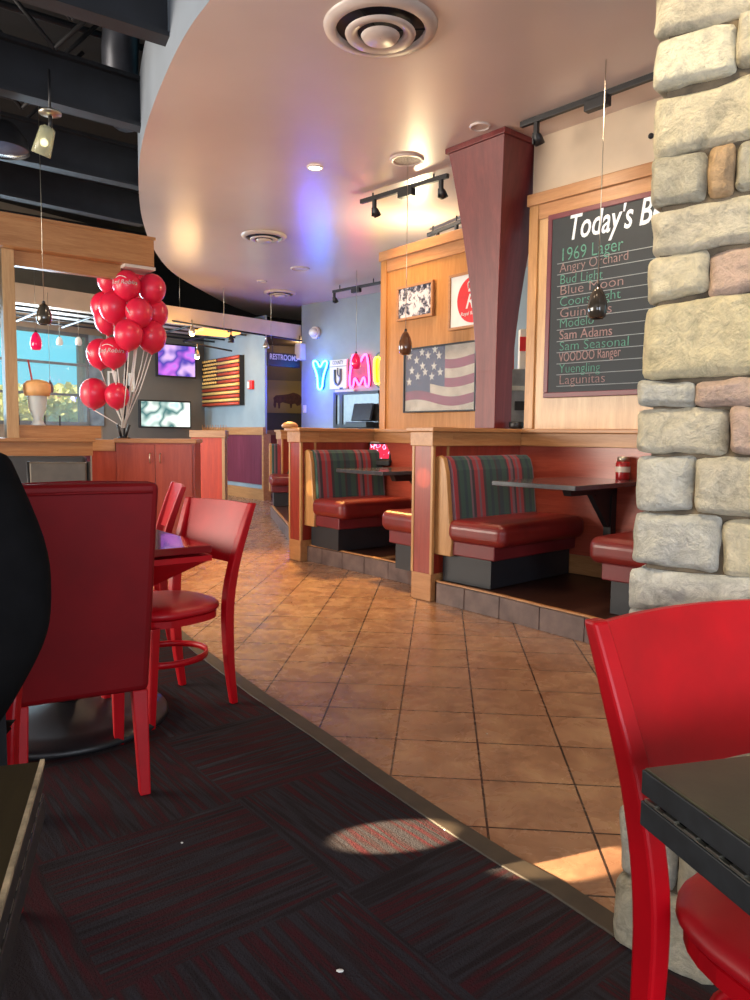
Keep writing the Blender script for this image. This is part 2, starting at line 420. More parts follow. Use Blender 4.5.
for (ya, yb, st) in rows:
    ztop = PW.hit(648, ya)[1]; zbot = max(0.0, PW.hit(648, yb)[1])
    if yb >= 930: zbot = 0.0
    last = 0
    for (a, c, col) in st:
        ym = (ya + yb) / 2
        s0 = PW.hit(a, ym)[0]; s1 = PW.hit(c, ym)[0]
        if a == st[0][0]: s0 = min(.03, max(-.012, s0))
        s1 = min(s1, .74); sd += 1
        stone(b, s0, s1, zbot + .001, ztop - .001, col, sd); last = s1
    while last < .74:
        n = min(.74, last + random.uniform(.18, .3)); sd += 1
        if .74 - n < .08: n = .74
        stone(b, last + .004, n, zbot + .003, ztop - .003, random.choice([0, 1, 2, 5, 7]), sd); last = n
z = zt
while z < CZ - .02:
    h = min(random.uniform(.12, .2), CZ - z); sd += 1
    m = random.uniform(.2, .5)
    stone(b, 0, m, z + .003, z + h, random.choice([0, 1, 2]), sd); stone(b, m + .005, .74, z + .003, z + h, random.choice([1, 2, 5]), sd + 99); z += h
b.build('stonework', SM, pil)
q = B(); q.box(.02, .72, -.014, .6, 0, CZ); q.build('mortar_core', SM[9], pil)
# ------------------------------------------------------------------ bistro chairs (red)
def catn(P, n):
    o = []
    for i in range(len(P) - 1):
        a, b_, c, d = P[max(0, i - 1)], P[i], P[i + 1], P[min(len(P) - 1, i + 2)]
        for k in range(n):
            t = k / n
            o.append(tuple(.5 * (2 * b_[j] + (c[j] - a[j]) * t + (2 * a[j] - 5 * b_[j] + 4 * c[j] - d[j]) * t * t + (3 * b_[j] - a[j] - 3 * c[j] + d[j]) * t ** 3) for j in range(len(b_))))
    return o + [P[-1]]
def chair(label, loc, rz, group=None):
    t = thing('dining_chair', label, 'chair', loc, rz, group)
    for sx in (-1, 1):
        key = [(sx * .185, .215, 0, .014, .016), (sx * .187, .188, .2, .018, .02), (sx * .19, .18, .44, .02, .024), (sx * .2, .205, .62, .02, .022), (sx * .212, .255, .78, .019, .018), (sx * .22, .295, .89, .017, .014)]
        kk = catn(key, 5); q = B(); q.rings_rect([k_[:3] for k_ in kk], [k_[3] for k_ in kk], [k_[4] for k_ in kk]); q.build('leg', 'red_paint', t, .006)
        q = B(); q.rings_rect([(sx * .165, -.2, 0), (sx * .16, -.175, .41)], [.015, .02], [.015, .02]); q.build('leg', 'red_paint', t, .005)
    # curved plank
    n = 14; ra = []
    for i in range(n + 1):
        u = -1 + 2 * i / n; x0 = u * .2; dy = .022 * (1 - u * u)
        ring = []
        for (y, z) in ((.205, .63), (.285, .885), (.297, .885), (.219, .63)):
            zz = z + (.004 * (1 - u * u) if z > .8 else -.0 ); sx = 1 + (z - .63) * .3
            ring.append(Vector((x0 * sx, y + dy, zz)))
        ra.append(ring)
    q = B(); q.loops(ra, smooth=True); o_ = q.build('backrest', 'red_paint', t)
    md = o_.modifiers.new('split', 'EDGE_SPLIT'); md.split_angle = R(40)
    # seat
    def out(r, m=24, dx=0):
        o = []
        for k in range(m):
            a = 2 * math.pi * k / m; c, s = math.cos(a), math.sin(a); e = .72
            o.append((math.copysign(abs(c) ** e, c) * r, math.copysign(abs(s) ** e, s) * r))
        return o
    def ring(r, z): return [Vector((x, y - .01, z)) for x, y in out(r, 32)]
    q = B(); q.loops([ring(.185, .40), ring(.2, .402), ring(.2, .43), ring(.19, .434)], smooth=False); q.build('seat_frame', 'red_paint', t)
    q = B(); q.loops([ring(.2, .435), ring(.212, .445), ring(.21, .46), ring(.19, .474), ring(.12, .484), ring(.02, .486)]); q.build('seat', 'red_seat', t)
    pts = [(math.cos(a) * .163, math.sin(a) * .18 - .005, .235) for a in [2 * math.pi * k / 28 for k in range(28)]]
    rr = [[Vector((p[0] * (1 + dx / .17), p[1] * (1 + dx / .17), p[2] + dz)) for dx, dz in ((-.005, -.013), (.005, -.013), (.005, .013), (-.005, .013))] for p in pts]
    q = B(); q.loops(rr, closed=True); q.build('stretcher', 'red_paint', t)
    return t
c1 = chair('red wooden chair nearest the camera, at the right edge before the stone pillar', (.70, 1.065, .008), R(27))
chair_a = dup(c1, (-.897, 3.19, .008), R(-39), 'red wooden chair with padded seat beside the red table, nearest the tiled aisle', 'red wooden chairs around the red table')
dup(c1, (-1.44, 4.33, .008), R(-68), 'red wooden chair mostly hidden behind another, far side of the red table', 'red wooden chairs around the red table')
dup(c1, (-1.03, 1.52, .008), R(8), 'red wooden chair carrying the person in the dark jacket, left edge')
# upholstered chair
t = thing('upholstered_chair', 'high-backed red vinyl chair seen from behind at the red table', 'chair', (-1.035, 2.53, .008), R(208))
q = B(); q.loops([[Vector((x * w, y + dy, z)) for x, y in ((-1, -.035), (1, -.035), (1, .035), (-1, .035))] for z, w, dy in ((.34, .208, .2), (1.035, .238, .268))], smooth=False)
q.build('backrest', 'red_vinyl', t, .022, 3)
q = B(); q.tube([(-.215, .228, 1.03), (0, .232, 1.036), (.215, .228, 1.03)], .006, 6); q.tube([(-.215, .302, 1.005), (0, .308, 1.008), (.215, .302, 1.005)], .005, 6); q.build('piping', 'red_vinyl', t)
q = B(); q.box(-.205, .205, -.24, .19, .34, .47); q.build('seat', 'red_vinyl', t, .03, 3)
for sx in (-1, 1):
    q = B(); q.rings_rect([(sx * .185, .25, 0), (sx * .18, .205, .345)], [.017, .025], [.018, .025]); q.build('leg', 'red_paint', t, .004)
    q = B(); q.rings_rect([(sx * .175, -.2, 0), (sx * .175, -.19, .345)], [.017, .024], [.017, .024]); q.build('leg', 'red_paint', t, .004)
# red table
def lam():
    m, nt, b = newmat('glossy_red_tabletop'); setp(b, rough=.12, coat=.6); b.inputs['Base Color'].default_value = (*lin((120, 20, 26)), 1); return m
MT['redtop'] = lam()
kc = fl(212, 545, .76); ctr = kc - U1 * .45 + U2 * .45
t = thing('dining_table', 'square red pedestal table with glossy top between the red chairs', 'table', (ctr.x, ctr.y, .008), R(36.87))
q = B(); q.box(-.45, .45, -.45, .45, .722, .752); q.build('tabletop', 'redtop', t, .005)
q = B(); q.box(-.45, .45, -.45, .45, .69, .712); q.hexa([(-.44, -.44, .685), (.44, -.44, .685), (.44, .44, .685), (-.44, .44, .685)] and [(-.16, -.16, .5), (.16, -.16, .5), (.16, .16, .5), (-.16, .16, .5), (-.44, -.44, .69), (.44, -.44, .69), (.44, .44, .69), (-.44, .44, .69)])
q.build('under_frame', 'red_paint', t)
q = B(); q.cyl((0, 0, .69), (0, 0, .725), .1); q.cyl((0, 0, .02), (0, 0, .52), .05); q.build('pedestal', 'black_metal', t)
q = B(); q.lathe([(.40, 0), (.41, .012), (.40, .03), (.3, .045), (.12, .06), (.06, .09)], 40); q.build('base', 'black_metal', t)
# near right table
def near_table(label, K, ang, size, topm, sx, sy):
    e = Vector((math.cos(ang), math.sin(ang), 0)); f = Vector((math.sin(ang), -math.cos(ang), 0))
    c = K + e * (size / 2) * sx + f * (size / 2) * sy
    t = thing('dining_table', label, 'table', (c.x, c.y, .008), ang); h = size / 2
    q = B(); q.box(-h, h, -h, h, .716, .749); q.build('tabletop', 'slab_edge', t, .0015)
    q = B(); q.box(-h + .003, h - .003, -h + .003, h - .003, .748, .752); q.build('laminate', topm, t, .001)
    q = B(); q.box(-h, h, -h, h, .672, .706); q.build('under_frame', 'slab_edge', t, .0015)
    q = B(); q.box(-h + .02, h - .02, -h + .02, h - .02, .704, .72); q.build('spacer', 'black_metal', t)
    for sgn in (-1, 1):
        q = B(); x = sgn * (h - .006); n = int(size / .04)
        for k in range(n):
            y = -h + .012 + k * .04; q.box(x - .004, x + .004, y, y + .022, .707, .711)
        q.box(x - .004, x + .002, -h + .01, h - .01, .7065, .7085)
        q.build('hinge_strip', 'steel', t)
    q = B(); q.cyl((0, 0, .03), (0, 0, .68), .05); q.build('pedestal', 'black_metal', t)
    q = B(); q.lathe([(.3, 0), (.31, .012), (.3, .03), (.1, .05)], 32); q.build('base', 'black_metal', t)
    return t
MT['topedge'] = MT['black_top']
near_table('dark slate-coloured table corner in front of the red chair, right edge', fl(642, 767, .76), R(15), .72, 'black_top', 1, 1)
near_table('dark brown table at the lower left edge with a pale rim', fl(43.5, 760, .76), R(17.5), .76, 'brown_top', -1, 1)
lt = [o for o in COL.objects if o.name.startswith('dining_table') and 'lower left' in o.get('label', '')][0]
q = B(); q.box(.376, .3815, -.38, .38, .747, .7535); w = q.build('pale_rim', plain('mottled_pale_rim', (170, 150, 120), .5, .3, 30), lt); w['label'] = 'pale metal rim'  # narrow pale strip along the right edge of the top
# ------------------------------------------------------------------ person
def skinned(name, verts, edges, radii, mat, parent, sub=2, root=0):
    me = bpy.data.meshes.new(name); me.from_pydata(verts, edges, []); me.update()
    o = bpy.data.objects.new(name, me); COL.objects.link(o); o.parent = parent
    sk = o.modifiers.new('skin', 'SKIN'); sk.use_smooth_shade = True
    for i, r in enumerate(radii):
        r = r if isinstance(r, tuple) else (r, r)
        me.skin_vertices[0].data[i].radius = r; me.skin_vertices[0].data[i].use_root = (i == root)
    ss = o.modifiers.new('sub', 'SUBSURF'); ss.levels = sub; ss.render_levels = sub
    me.materials.append(MT[mat]); return o
P = thing('person', 'person in a dark jacket seated at the left edge, mostly out of frame', 'person', (-.955, 1.36, .008), R(12))
bv = [(0, .07, .50), (0, .07, .70), (0, .07, .92), (0, .05, 1.08), (0, .03, 1.2), (0, 0, 1.34)]
be = [(0, 1), (1, 2), (2, 3), (3, 4), (4, 5)]
br_ = [(.16, .11), (.14, .1), (.16, .11), (.12, .09), .05, .09]
for s in (-1, 1):
    i = len(bv)
    bv += [(s * .19, .06, 1.06), (s * .235, .09, .80), (s * .17, -.10, .63), (s * .13, -.18, .60), (s * .09, -.02, .5), (s * .12, -.38, .5), (s * .13, -.40, .08), (s * .13, -.55, .04)]
    be += [(3, i), (i, i + 1), (i + 1, i + 2), (i + 2, i + 3), (0, i + 4), (i + 4, i + 5), (i + 5, i + 6), (i + 6, i + 7)]
    br_ += [.06, .045, .03, .026, .085, .06, .045, .035]
    h = i + 3
    for k, (dx, ln) in enumerate(((-.028, .075), (-.01, .085), (.009, .08), (.027, .062))):
        j = len(bv); bx, by, bz = s * .13 + dx, -.18, .60
        bv += [(bx, by - .07, bz - .005), (bx, by - .07 - ln * .5, bz - .012), (bx, by - .07 - ln * .8, bz - .04)]
        be += [(h, j), (j, j + 1), (j + 1, j + 2)]; br_ += [.011, .009, .007]
    j = len(bv); bv += [(s * .13 - s * .045, -.21, .595), (s * .13 - s * .05, -.25, .58)]; be += [(h, j), (j, j + 1)]; br_ += [.012, .008]
body = skinned('body', bv, be, br_, 'skin', P)
body.data.materials[0] = MT['skin']
jv = [(0, .07, .56), (0, .08, .72), (0, .08, .92), (0, .06, 1.10), (0, .05, 1.19)]; je = [(0, 1), (1, 2), (2, 3), (3, 4)]; jr = [(.21, .16), (.2, .16), (.21, .16), (.17, .12), (.085, .08)]
for s in (-1, 1):
    i = len(jv); jv += [(s * .2, .07, 1.085), (s * .25, .085, .95), (s * .255, .09, .79), (s * .2, -.03, .66), (s * .15, -.12, .61)]
    je += [(3, i), (i, i + 1), (i + 1, i + 2), (i + 2, i + 3), (i + 3, i + 4)]; jr += [.088, .078, .068, .058, .045]
skinned('jacket', jv, je, jr, 'dark_fabric', P, root=1)
tv = [(0, .06, .52)]; te = []; tr = [(.17, .13)]
for s in (-1, 1):
    i = len(tv); tv += [(s * .1, -.02, .52), (s * .13, -.36, .52), (s * .14, -.40, .3), (s * .14, -.4, .1)]; te += [(0, i), (i, i + 1), (i + 1, i + 2), (i + 2, i + 3)]; tr += [.105, .078, .068, .062]
skinned('trousers', tv, te, tr, 'trouser', P)
q = B(); q.sphere((0, .01, 1.37), (.092, .105, .12), 24, 16); q.build('hair', 'hair', P)
for s in (-1, 1):
    q = B(); q.loops([[Vector((s * .13 + .05 * w * math.cos(a), y + 0, .045 + h * math.sin(a))) for a in [k * math.pi / 6 for k in range(12)]] for y, w, h in ((-.62, .5, .03), (-.58, .9, .04), (-.48, 1, .045), (-.38, .9, .05), (-.34, .6, .05))]); q.build('shoe', 'black_metal', P)
# ------------------------------------------------------------------ booth structures
PZ = .155   # platform height
B1 = Vector((1.14, 6.15)); W1 = Wall(B1, (.68, -.73)); B2 = Vector((-.04, 7.65)); W2 = Wall(B2, B1 - B2)
B0 = B1 + W1.d * 2.0; W0 = Wall(B0, (.6, -.8))
B3 = Vector((-.75, 11.6)); W3 = Wall(B3, B2 - B3)
P1 = Vector((.34, 5.42)); P2 = B2 + W2.n * .92; P3 = Vector((-1.44, 11.25))
# platform
ctop = [fl(px, py) for px, py in ((660, 668), (625, 655), (585, 642), (540, 630), (500, 618.5), (465, 609.5), (437, 602.5), (409, 584), (389, 579), (365, 573.5), (343, 568.5), (304, 560))]
cur = [(p.x, p.y) for p in ctop]
MT['slate'] = None
def slate():
    m, nt, b = newmat('brown_slate_curb_tile'); setp(b, rough=.45)
    v = coords(nt); n = noi(nt, v, 7, 6, .6)
    nt.links.new(ramp(nt, n, [(.3, (74, 58, 56)), (.7, (118, 98, 92))]), b.inputs['Base Color']); return m
MT['slate'] = slate()
MT['platform_floor'] = wood('dark_walnut_platform_floor', (44, 24, 18), (72, 40, 28), 'x', .4, 4)
poly = cur + [(P3.x - .08, P3.y - .3), (-1.2, 12.2), (.5, 9.5), (3.4, 5.5), (3.0, 3.2)]
b = B(); b.prism(poly, 0, PZ - .006, 0, 0); struct(b.build('floor_platform', 'platform_floor'))
# curb tiles, one thing: the tiled kerb
kt = thing('tiled_curb', 'low curb of brown slate tiles along the front of the booth platform', 'curb')
tot = []
pts = [Vector((x, y, 0)) for x, y in cur] + [Vector((P3.x - .08, P3.y - .3, 0))]
k = 0
for i in range(len(pts) - 1):
    a, c = pts[i], pts[i + 1]; L = (c - a).length; n = max(1, round(L / .31)); d = (c - a) / n
    nr = Vector((-(c - a).y, (c - a).x, 0)).normalized() * -1
    if nr.dot(Vector((1, 1, 0))) > 0: nr = -nr
    for j in range(n):
        p = a + d * j; r = a + d * (j + 1); g = d.normalized() * .003
        p = p + g; r = r - g; o = nr * .012
        if any((Vector(((p.x + r.x) / 2, (p.y + r.y) / 2)) - Q).length < .16 for Q in (P1, P2, P3)): continue
        q = B(); q.hexa([p + o, r + o, r, p, *(v + Vector((0, 0, PZ - .012)) for v in (p + o, r + o, r, p))]); x = q.build('curb_tile', 'slate', kt, .002)
        k += 1
strip([Vector((p.x, p.y, 0)) for p in pts], .03, PZ - .012, PZ + .004, 'trim_3', 'oak_x', side=-1)['kind'] = 'structure'
CAPZ = 1.26
def partition(name, Pf, Bk, n, label=None):
    """wall from the front post Pf back to corner Bk"""
    d = (Bk - Pf); L = d.length; ang = math.atan2(d.y, d.x)
    t = thing('booth_partition', label, 'partition', (Pf.x, Pf.y, 0), ang - math.pi / 2)   # local +y goes to the back
    w = .1
    q = B(); q.box(-w, w, .0, .2, 0, .2); q.box(-.075, .075, .2, L, PZ, .27); q.build('base_block', 'oak_x', t, .006)
    q = B(); q.box(-w + .012, w - .012, .006, .18, .2, 1.13); q.box(-.05, .05, .18, L, .27, 1.13); q.build('panel', 'redwood', t)
    for sx in (-1, 1):
        q = B(); q.box(sx * (w - .006) - .012, sx * (w - .006) + .012, 0, .025, .2, 1.13); q.box(sx * (w - .018) - .012, sx * (w - .018) + .012, .16, .185, .2, 1.13); q.build('edge_trim', 'oak_z', t, .003)
    q = B(); q.box(-w - .012, w + .012, -.014, .2, 1.125, 1.228); q.box(-.075, .075, .2, L + .03, 1.125, 1.228); q.build('fascia_board', 'oak_y', t, .004)
    q = B(); q.box(-w - .035, w + .035, -.035, .235, 1.228, 1.262); q.box(-.1, .1, .235, L + .06, 1.228, 1.26); q.build('cap', 'oak_y', t, .006)
    return t
partition('a', P1, B1, 0, 'red and oak booth partition between the two booths, near the middle of the picture')
partition('b', P2, B2, 0, 'red and oak booth partition at the far end of the middle booth')
partition('c', P3, B3, 0, 'farthest booth partition, small and orange-lit beyond the middle booth')
P0 = B0 + W1.n * 1.1
partition('d', P0, B0, 0, 'booth partition behind the stone pillar')
q = B(); q.lathe([(.075, 0), (.08, .02), (.055, .045), (.02, .055)], 16, (P2.x - .05, P2.y + .05, 1.262)); tag(q.build('post_finial', 'oak_x'), 'rounded oak finial on the far booth post', 'finial')
def backwall(W, L, label):
    s0 = .0
    t = thing('booth_back_wall', label, 'half wall', (W.P.x, W.P.y, 0), W.rz)
    q = B(); q.box(.05, L - .05, 0, .12, .3, 1.13); q.build('panel', 'redwood_x', t)
    q = B(); q.box(.05, L - .05, -.015, .12, PZ, .3); q.build('baseboard', 'oak_x', t)
    q = B(); q.box(.075, L - .05, -.03, .13, 1.125, 1.228); q.build('fascia_board', 'oak_x', t, .004)
    q = B(); q.box(.09, L - .05, -.05, .17, 1.228, 1.262); q.build('cap', 'oak_x', t, .006)
    return t
backwall(W1, 2.0, 'low red wall with oak cap behind the near booth table')
backwall(W2, (B1 - B2).length, 'low red wall with oak cap behind the middle booth table')
backwall(W3, (B2 - B3).length, 'low red wall with oak cap behind the far booth')
def stripe_mat(name, dark):
    m, nt, b = newmat(name); setp(b, rough=.85, sheen=.2)
    v = coords(nt, (0, 5.2, 0)); sep = nt.nodes.new('ShaderNodeSeparateXYZ'); nt.links.new(v, sep.inputs[0])
    f = nt.nodes.new('ShaderNodeMath'); f.operation = 'FRACT'
    s = nt.nodes.new('ShaderNodeMath'); s.operation = 'MULTIPLY'; s.inputs[1].default_value = .25; nt.links.new(sep.outputs[1], s.inputs[0])
    nt.links.new(s.outputs[0], f.inputs[0])
    G, T, K_, Rd, P_ = (38, 72, 66), (28, 54, 64), (50, 44, 54), (140, 42, 52), (108, 80, 92)
    if dark: G, T, K_, Rd, P_ = [tuple(x * .85 for x in c) for c in (G, T, K_, Rd, P_)]
    st = [(0, Rd), (.05, P_), (.08, Rd), (.13, K_), (.17, G), (.23, T), (.27, G), (.33, K_), (.36, T), (.42, G), (.5, K_), (.53, Rd), (.56, P_), (.6, K_), (.63, Rd), (.67, P_), (.7, Rd), (.75, K_), (.78, G), (.84, T), (.88, G), (.93, P_), (.96, K_)]
    nt.links.new(ramp(nt, f.outputs[0], st, 'CONSTANT'), b.inputs['Base Color'])
    bump(nt, b, noi(nt, coords(nt), 200), .3, .002)
    return m
MT['stripe'] = stripe_mat('striped_upholstery', False)
def bench(W, x, facing, L, label, sub=''):
    """bench against a partition: local x toward the table, y from the back wall (0) to the aisle (-L)"""
    t = thing('booth_bench', label, 'bench', W.at(x, PZ), W.rz)
    t.scale = (facing, 1, 1) if facing > 0 else (1, 1, 1)
    f = facing
    def bx(q, x0, x1, *a): q.box(min(f * x0, f * x1), max(f * x0, f * x1), *a)
    q = B(); bx(q, .1, .54, -L + .06, -.03, 0, .2); q.build('toe_kick', 'toekick', t)
    q = B(); bx(q, .08, .59, -L + .03, -.03, .2, .3); q.build('apron', 'vinyl_dark', t, .008)
    q = B(); bx(q, .17, .68, -L + .0, -.025, .292, .455)
    o = q.build('seat_cushion', 'vinyl', t, .062, 7)
    # backrest with slight slope and rolled top
    prof = [(.05, .3), (.2, .3), (.235, .42), (.215, .6), (.19, .8), (.165, .87), (.13, .9), (.09, .9), (.06, .87), (.05, .8)]
    q = B(); q.loops([[Vector((f * px, y, pz)) for px, pz in prof] for y in (-L + .05, -L * .5, -.03)], smooth=False); q.build('backrest', 'stripe', t, .012, 3)
    q = B(); q.slab([(f * a, c) for a, c in ((.035, .19), (.215, .19), (.222, .3), (.2, .45), (.165, .78), (.135, .885), (.09, .905), (.045, .885), (.035, .8))], -L + .01, -L + .05); q.build('end_panel', 'oak_z', t, .006)
    return t
bench(W1, .02, 1, 1.05, 'burgundy vinyl booth bench with dark striped back, left of the cantilevered table')
bench(W1, 2.0, -1, 1.05, 'burgundy vinyl booth bench partly hidden by the stone pillar')
bench(W2, .04, 1, .88, 'burgundy booth bench with green and red striped back, far side of middle booth')
bench(W2, 2.07, -1, 1.0, 'booth bench of the middle booth backing onto the near partition')
bench(W3, .05, 1, .9, 'far booth bench with pale oak end panel, barely visible')
def booth_table(W, x0, x1, y0, xb, label):
    t = thing('booth_table', label, 'table', W.at(0, 0), W.rz)
    q = B(); q.box(x0, x1, y0, -.02, .868, .9); q.build('tabletop', 'tabtop', t, .004)
    q = B(); q.box(xb - .03, xb + .03, -.08, -.01, .2, .87); q.build('wall_bracket', 'black_metal', t)
    q = B(); q.hexa([(xb - .03, y0 * .62, .80), (xb + .03, y0 * .62, .80), (xb + .03, -.01, .80), (xb - .03, -.01, .80), *((a, c, .868) for a, c in ((xb - .03, y0 * .66), (xb + .03, y0 * .66), (xb + .03, -.01), (xb - .03, -.01)))])
    for s in (xb,):
        q.slab([(0, 0)] * 0 or [(s - .03, .8), (s + .03, .8), (s + .03, .8), (s - .03, .8)][:0] or [(s - .03, .79), (s + .03, .79), (s + .03, .80), (s - .03, .80)], -.3, -.05)
        q.hexa([(s - .02, -.1, .55), (s + .02, -.1, .55), (s + .02, -.08, .55), (s - .02, -.08, .55), (s - .02, -.34, .8), (s + .02, -.34, .8), (s + .02, -.08, .8), (s - .02, -.08, .8)])
    q.build('support_arm', 'black_metal', t)
    return t
MT['tabtop'] = plain('dark_grey_booth_top', (66, 68, 72), .14, .12, 12, coat=.3)
booth_table(W1, .54, 1.19, -.98, .90, 'dark cantilevered booth table carrying the red condiment tins')
booth_table(W2, .58, 1.24, -.85, 1.0, 'dark cantilevered booth table carrying the tablet, middle booth')
# condiments on near table
def tin(px, py, r, h, name, label, capm, caph):
    p = fl(px, py, .9)
    t = thing(name, label, 'jar', (p.x, p.y, .9))
    q = B(); q.lathe([(r * .96, 0), (r, .006), (r, h - .012), (r * .9, h)], 24); q.build('can_body', 'tinred', t)
    q = B(); q.lathe([(r * 1.012, h * .42), (r * 1.012, h * .72)], 24, caps=False); q.build('paper_band', 'offwhite', t)
    q = B(); q.lathe([(r * .82, h), (r * .84, h + caph * .8), (r * .6, h + caph)], 24); q.build('lid', capm, t)
    return t
MT['tinred'] = plain('red_tin_paint', (150, 16, 24), .22, .15, 20, coat=.4)
tin(613.5, 477.6, .066, .205, 'condiment_tin', 'taller red condiment tin on the near booth table', 'tinred', .025)
tin(622.5, 479.6, .05, .13, 'condiment_jar', 'shorter red jar with silver lid before the taller tin', 'steel', .035)
# tablet
p = fl(378, 465.5, .9); tsc = 1.25
t = thing('tablet_kiosk', 'small black payment tablet with a red lit screen on the middle booth table', 'tablet', (p.x, p.y, .9), R(-20))
t.scale = (tsc,) * 3
tl = Matrix.Rotation(R(-22), 4, 'X')
q = B(); q.box(-.1, .1, -.012, .012, .03, .19, 0, tl); q.box(-.1, .1, -.03, .06, 0, .045); q.build('case', 'black_metal', t, .006)
q = B(); q.cyl((.06, .05, .035), (.14, .05, .035), .035); q.build('card_reader', 'black_metal', t)
def screen_mat():
    m, nt, b = newmat('red_screen'); v = coords(nt, (1, 1, 1)); n = noi(nt, v, 22, 1)
    c = ramp(nt, n, [(.42, (200, 40, 70)), (.55, (225, 190, 235)), (.62, (180, 60, 120))], 'CONSTANT')
    nt.links.new(c, b.inputs['Emission Color']); nt.links.new(c, b.inputs['Base Color']); setp(b, es=.9, rough=.2); return m
q = B(); q.box(-.085, .085, -.0145, -.012, .055, .175, 0, tl); q.build('screen', screen_mat(), t)
q = B(); q.box(-.09, .09, -.01, .014, .19, .198, 0, tl); q.build('top_edge', 'offwhite', t)
# ------------------------------------------------------------------ tapered column
cb = fl(497, 425, CAPZ); cc = dep(497.5, 280, 6.3)
t = thing('tapered_column', 'burgundy wooden column flaring toward the ceiling, standing on the booth partition', 'column', (cc.x, cc.y + .06, CAPZ), math.atan2(W1.d.y, W1.d.x) + R(-2))
def colw(z):  # half-width
    u = (z - CAPZ) / (CZ - CAPZ)
    return .108 + .19 * max(0, (u - .2) / .8) ** 1.5
ring = []
for i in range(15):
    z = CAPZ + .005 + (CZ - CAPZ - .045) * i / 14; w = colw(z)
    ring.append([Vector((a * w, c * w, z - CAPZ)) for a, c in ((-1, -1), (1, -1), (1, 1), (-1, 1))])
q = B(); q.loops(ring, smooth=False); q.build('shaft', 'columnwood', t, .004)
w = colw(CZ) + .015
q = B(); q.box(-w, w, -w, w, CZ - CAPZ - .045, CZ - CAPZ - .002); q.build('crown_strip', 'columnwood', t, .004)
# ------------------------------------------------------------------ wall panels above the booths
def display_panel(W, u0, u1, z1, label, face):
    t = thing('display_panel', label, 'panel', W.at(u0, 1.262, -.02), W.rz); L = u1 - u0; h = z1 - 1.262
    q = B(); q.box(.02, L - .02, .02, .07, .0, h - .06); q.build('face_board', face, t)
    q = B(); q.box(0, .085, .0, .09, 0, h - .04); q.build('stile', face if face == 'oak_gold' else 'oak_z', t, .004)
    q = B(); q.box(L - .085, L, .0, .09, 0, h - .04); q.build('stile', face if face == 'oak_gold' else 'oak_z', t, .004)
    q = B(); q.box(.085, L - .085, .005, .085, h - .2, h - .05); q.build('top_rail', 'oak_x', t, .004)
    q = B(); q.box(-.012, L + .012, -.02, .1, h - .09, h); q.build('cornice', 'oak_x', t, .005)
    return t
s0 = W1.hit(527, 300, -.02)[0]; zt1 = W1.hit(532, 195, -.02)[1]
pan1 = display_panel(W1, s0, s0 + 1.45, zt1, 'pale oak framed wall panel holding the beer chalkboard', 'oak_pale')
s2 = W2.hit(380, 340, -.02)[0]; zt2 = W2.hit(383, 252, -.02)[1]
pan2 = display_panel(W2, s2, s2 + 1.36, zt2, 'golden oak wall panel hung with three framed pictures', 'oak_gold')
# chalkboard
off = -.035
MT['chalkboard'] = plain('black_chalkboard', (26, 36, 44), .6, .08, 3)
MT['burg'] = plain('burgundy_frame', (96, 28, 44), .4, .08)
MT['chalk_white'] = plain('white_lettering', (214, 226, 240), .7, .03)
MT['chalk_line'] = plain('pale_chalk_line', (140, 148, 152), .8, .05)
MT['chalk_green'] = plain('green_chalk', (84, 142, 126), .9, .15, 60)
MT['chalk_pink'] = plain('pink_chalk', (146, 118, 118), .9, .15, 60)
ua = (W1.hit(550, 215, .0)[0] + W1.hit(541, 398, .0)[0]) / 2
zb1 = W1.hit(541, 398)[1]; za1 = W1.hit(550, 215)[1]; ub = ua + 1.2
t = thing('chalkboard', 'black chalkboard in a burgundy frame listing beers', 'chalkboard', W1.at(ua, zb1, 0), W1.rz); Hb = za1 - zb1; Lb = ub - ua
q = B(); fw = .04
q.box(0, Lb, 0, .022, 0, fw); q.box(0, Lb, 0, .022, Hb - fw, Hb); q.box(0, fw, 0, .022, fw, Hb - fw); q.box(Lb - fw, Lb, 0, .022, fw, Hb - fw); q.build('frame', 'burg', t, .004)
q = B(); q.box(fw - .005, Lb - fw + .005, .006, .022, fw - .005, Hb - fw + .005); q.build('slate_board', 'chalkboard', t)
def loc1(px, py): u, z = W1.hit(px, py); return u - ua, z - zb1
a, c = loc1(568, 240); text('heading', "Today's Beers", .265, 'chalk_white', t, a - .01, c + .0, .004, .22, .003, .001, width=.95)
names = ['1969 Lager', 'Angry Orchard', 'Bud Light', 'Blue Moon', 'Coors Light', 'Guinness', 'Modelo', 'Sam Adams', 'Sam Seasonal', 'VOODOO Ranger', 'Yuengling', 'Lagunitas']
ends = [621, 629, 603, 623, 621, 612, 594, 613, 629, 622, 601, 605]
ys = [264, 275, 286.6, 297.5, 308.7, 319.8, 330.3, 341.7, 352.8, 364, 374.9, 386.4]
q = B()
for i, y in enumerate(ys):
    x0, z = loc1(557 - (i * .09), y)
    q.box(x0, Lb - fw - .02, .0035, .0062, z - .0025, z + .0025)
    w = W1.hit(ends[i] - 2, y - 8)[0] - W1.hit(559 - i * .1, y)[0]
    text('beer_name', names[i], .1 if i else .14, 'chalk_green' if i % 2 == 0 else 'chalk_pink', t, x0 + .02, z + .014, .004, 0, -.0014 if i not in (7, 9) else 0, .0008, width=w, rot=R(1.2 * math.sin(i * 2.3)))
q.build('ruled_lines', 'chalk_line', t)
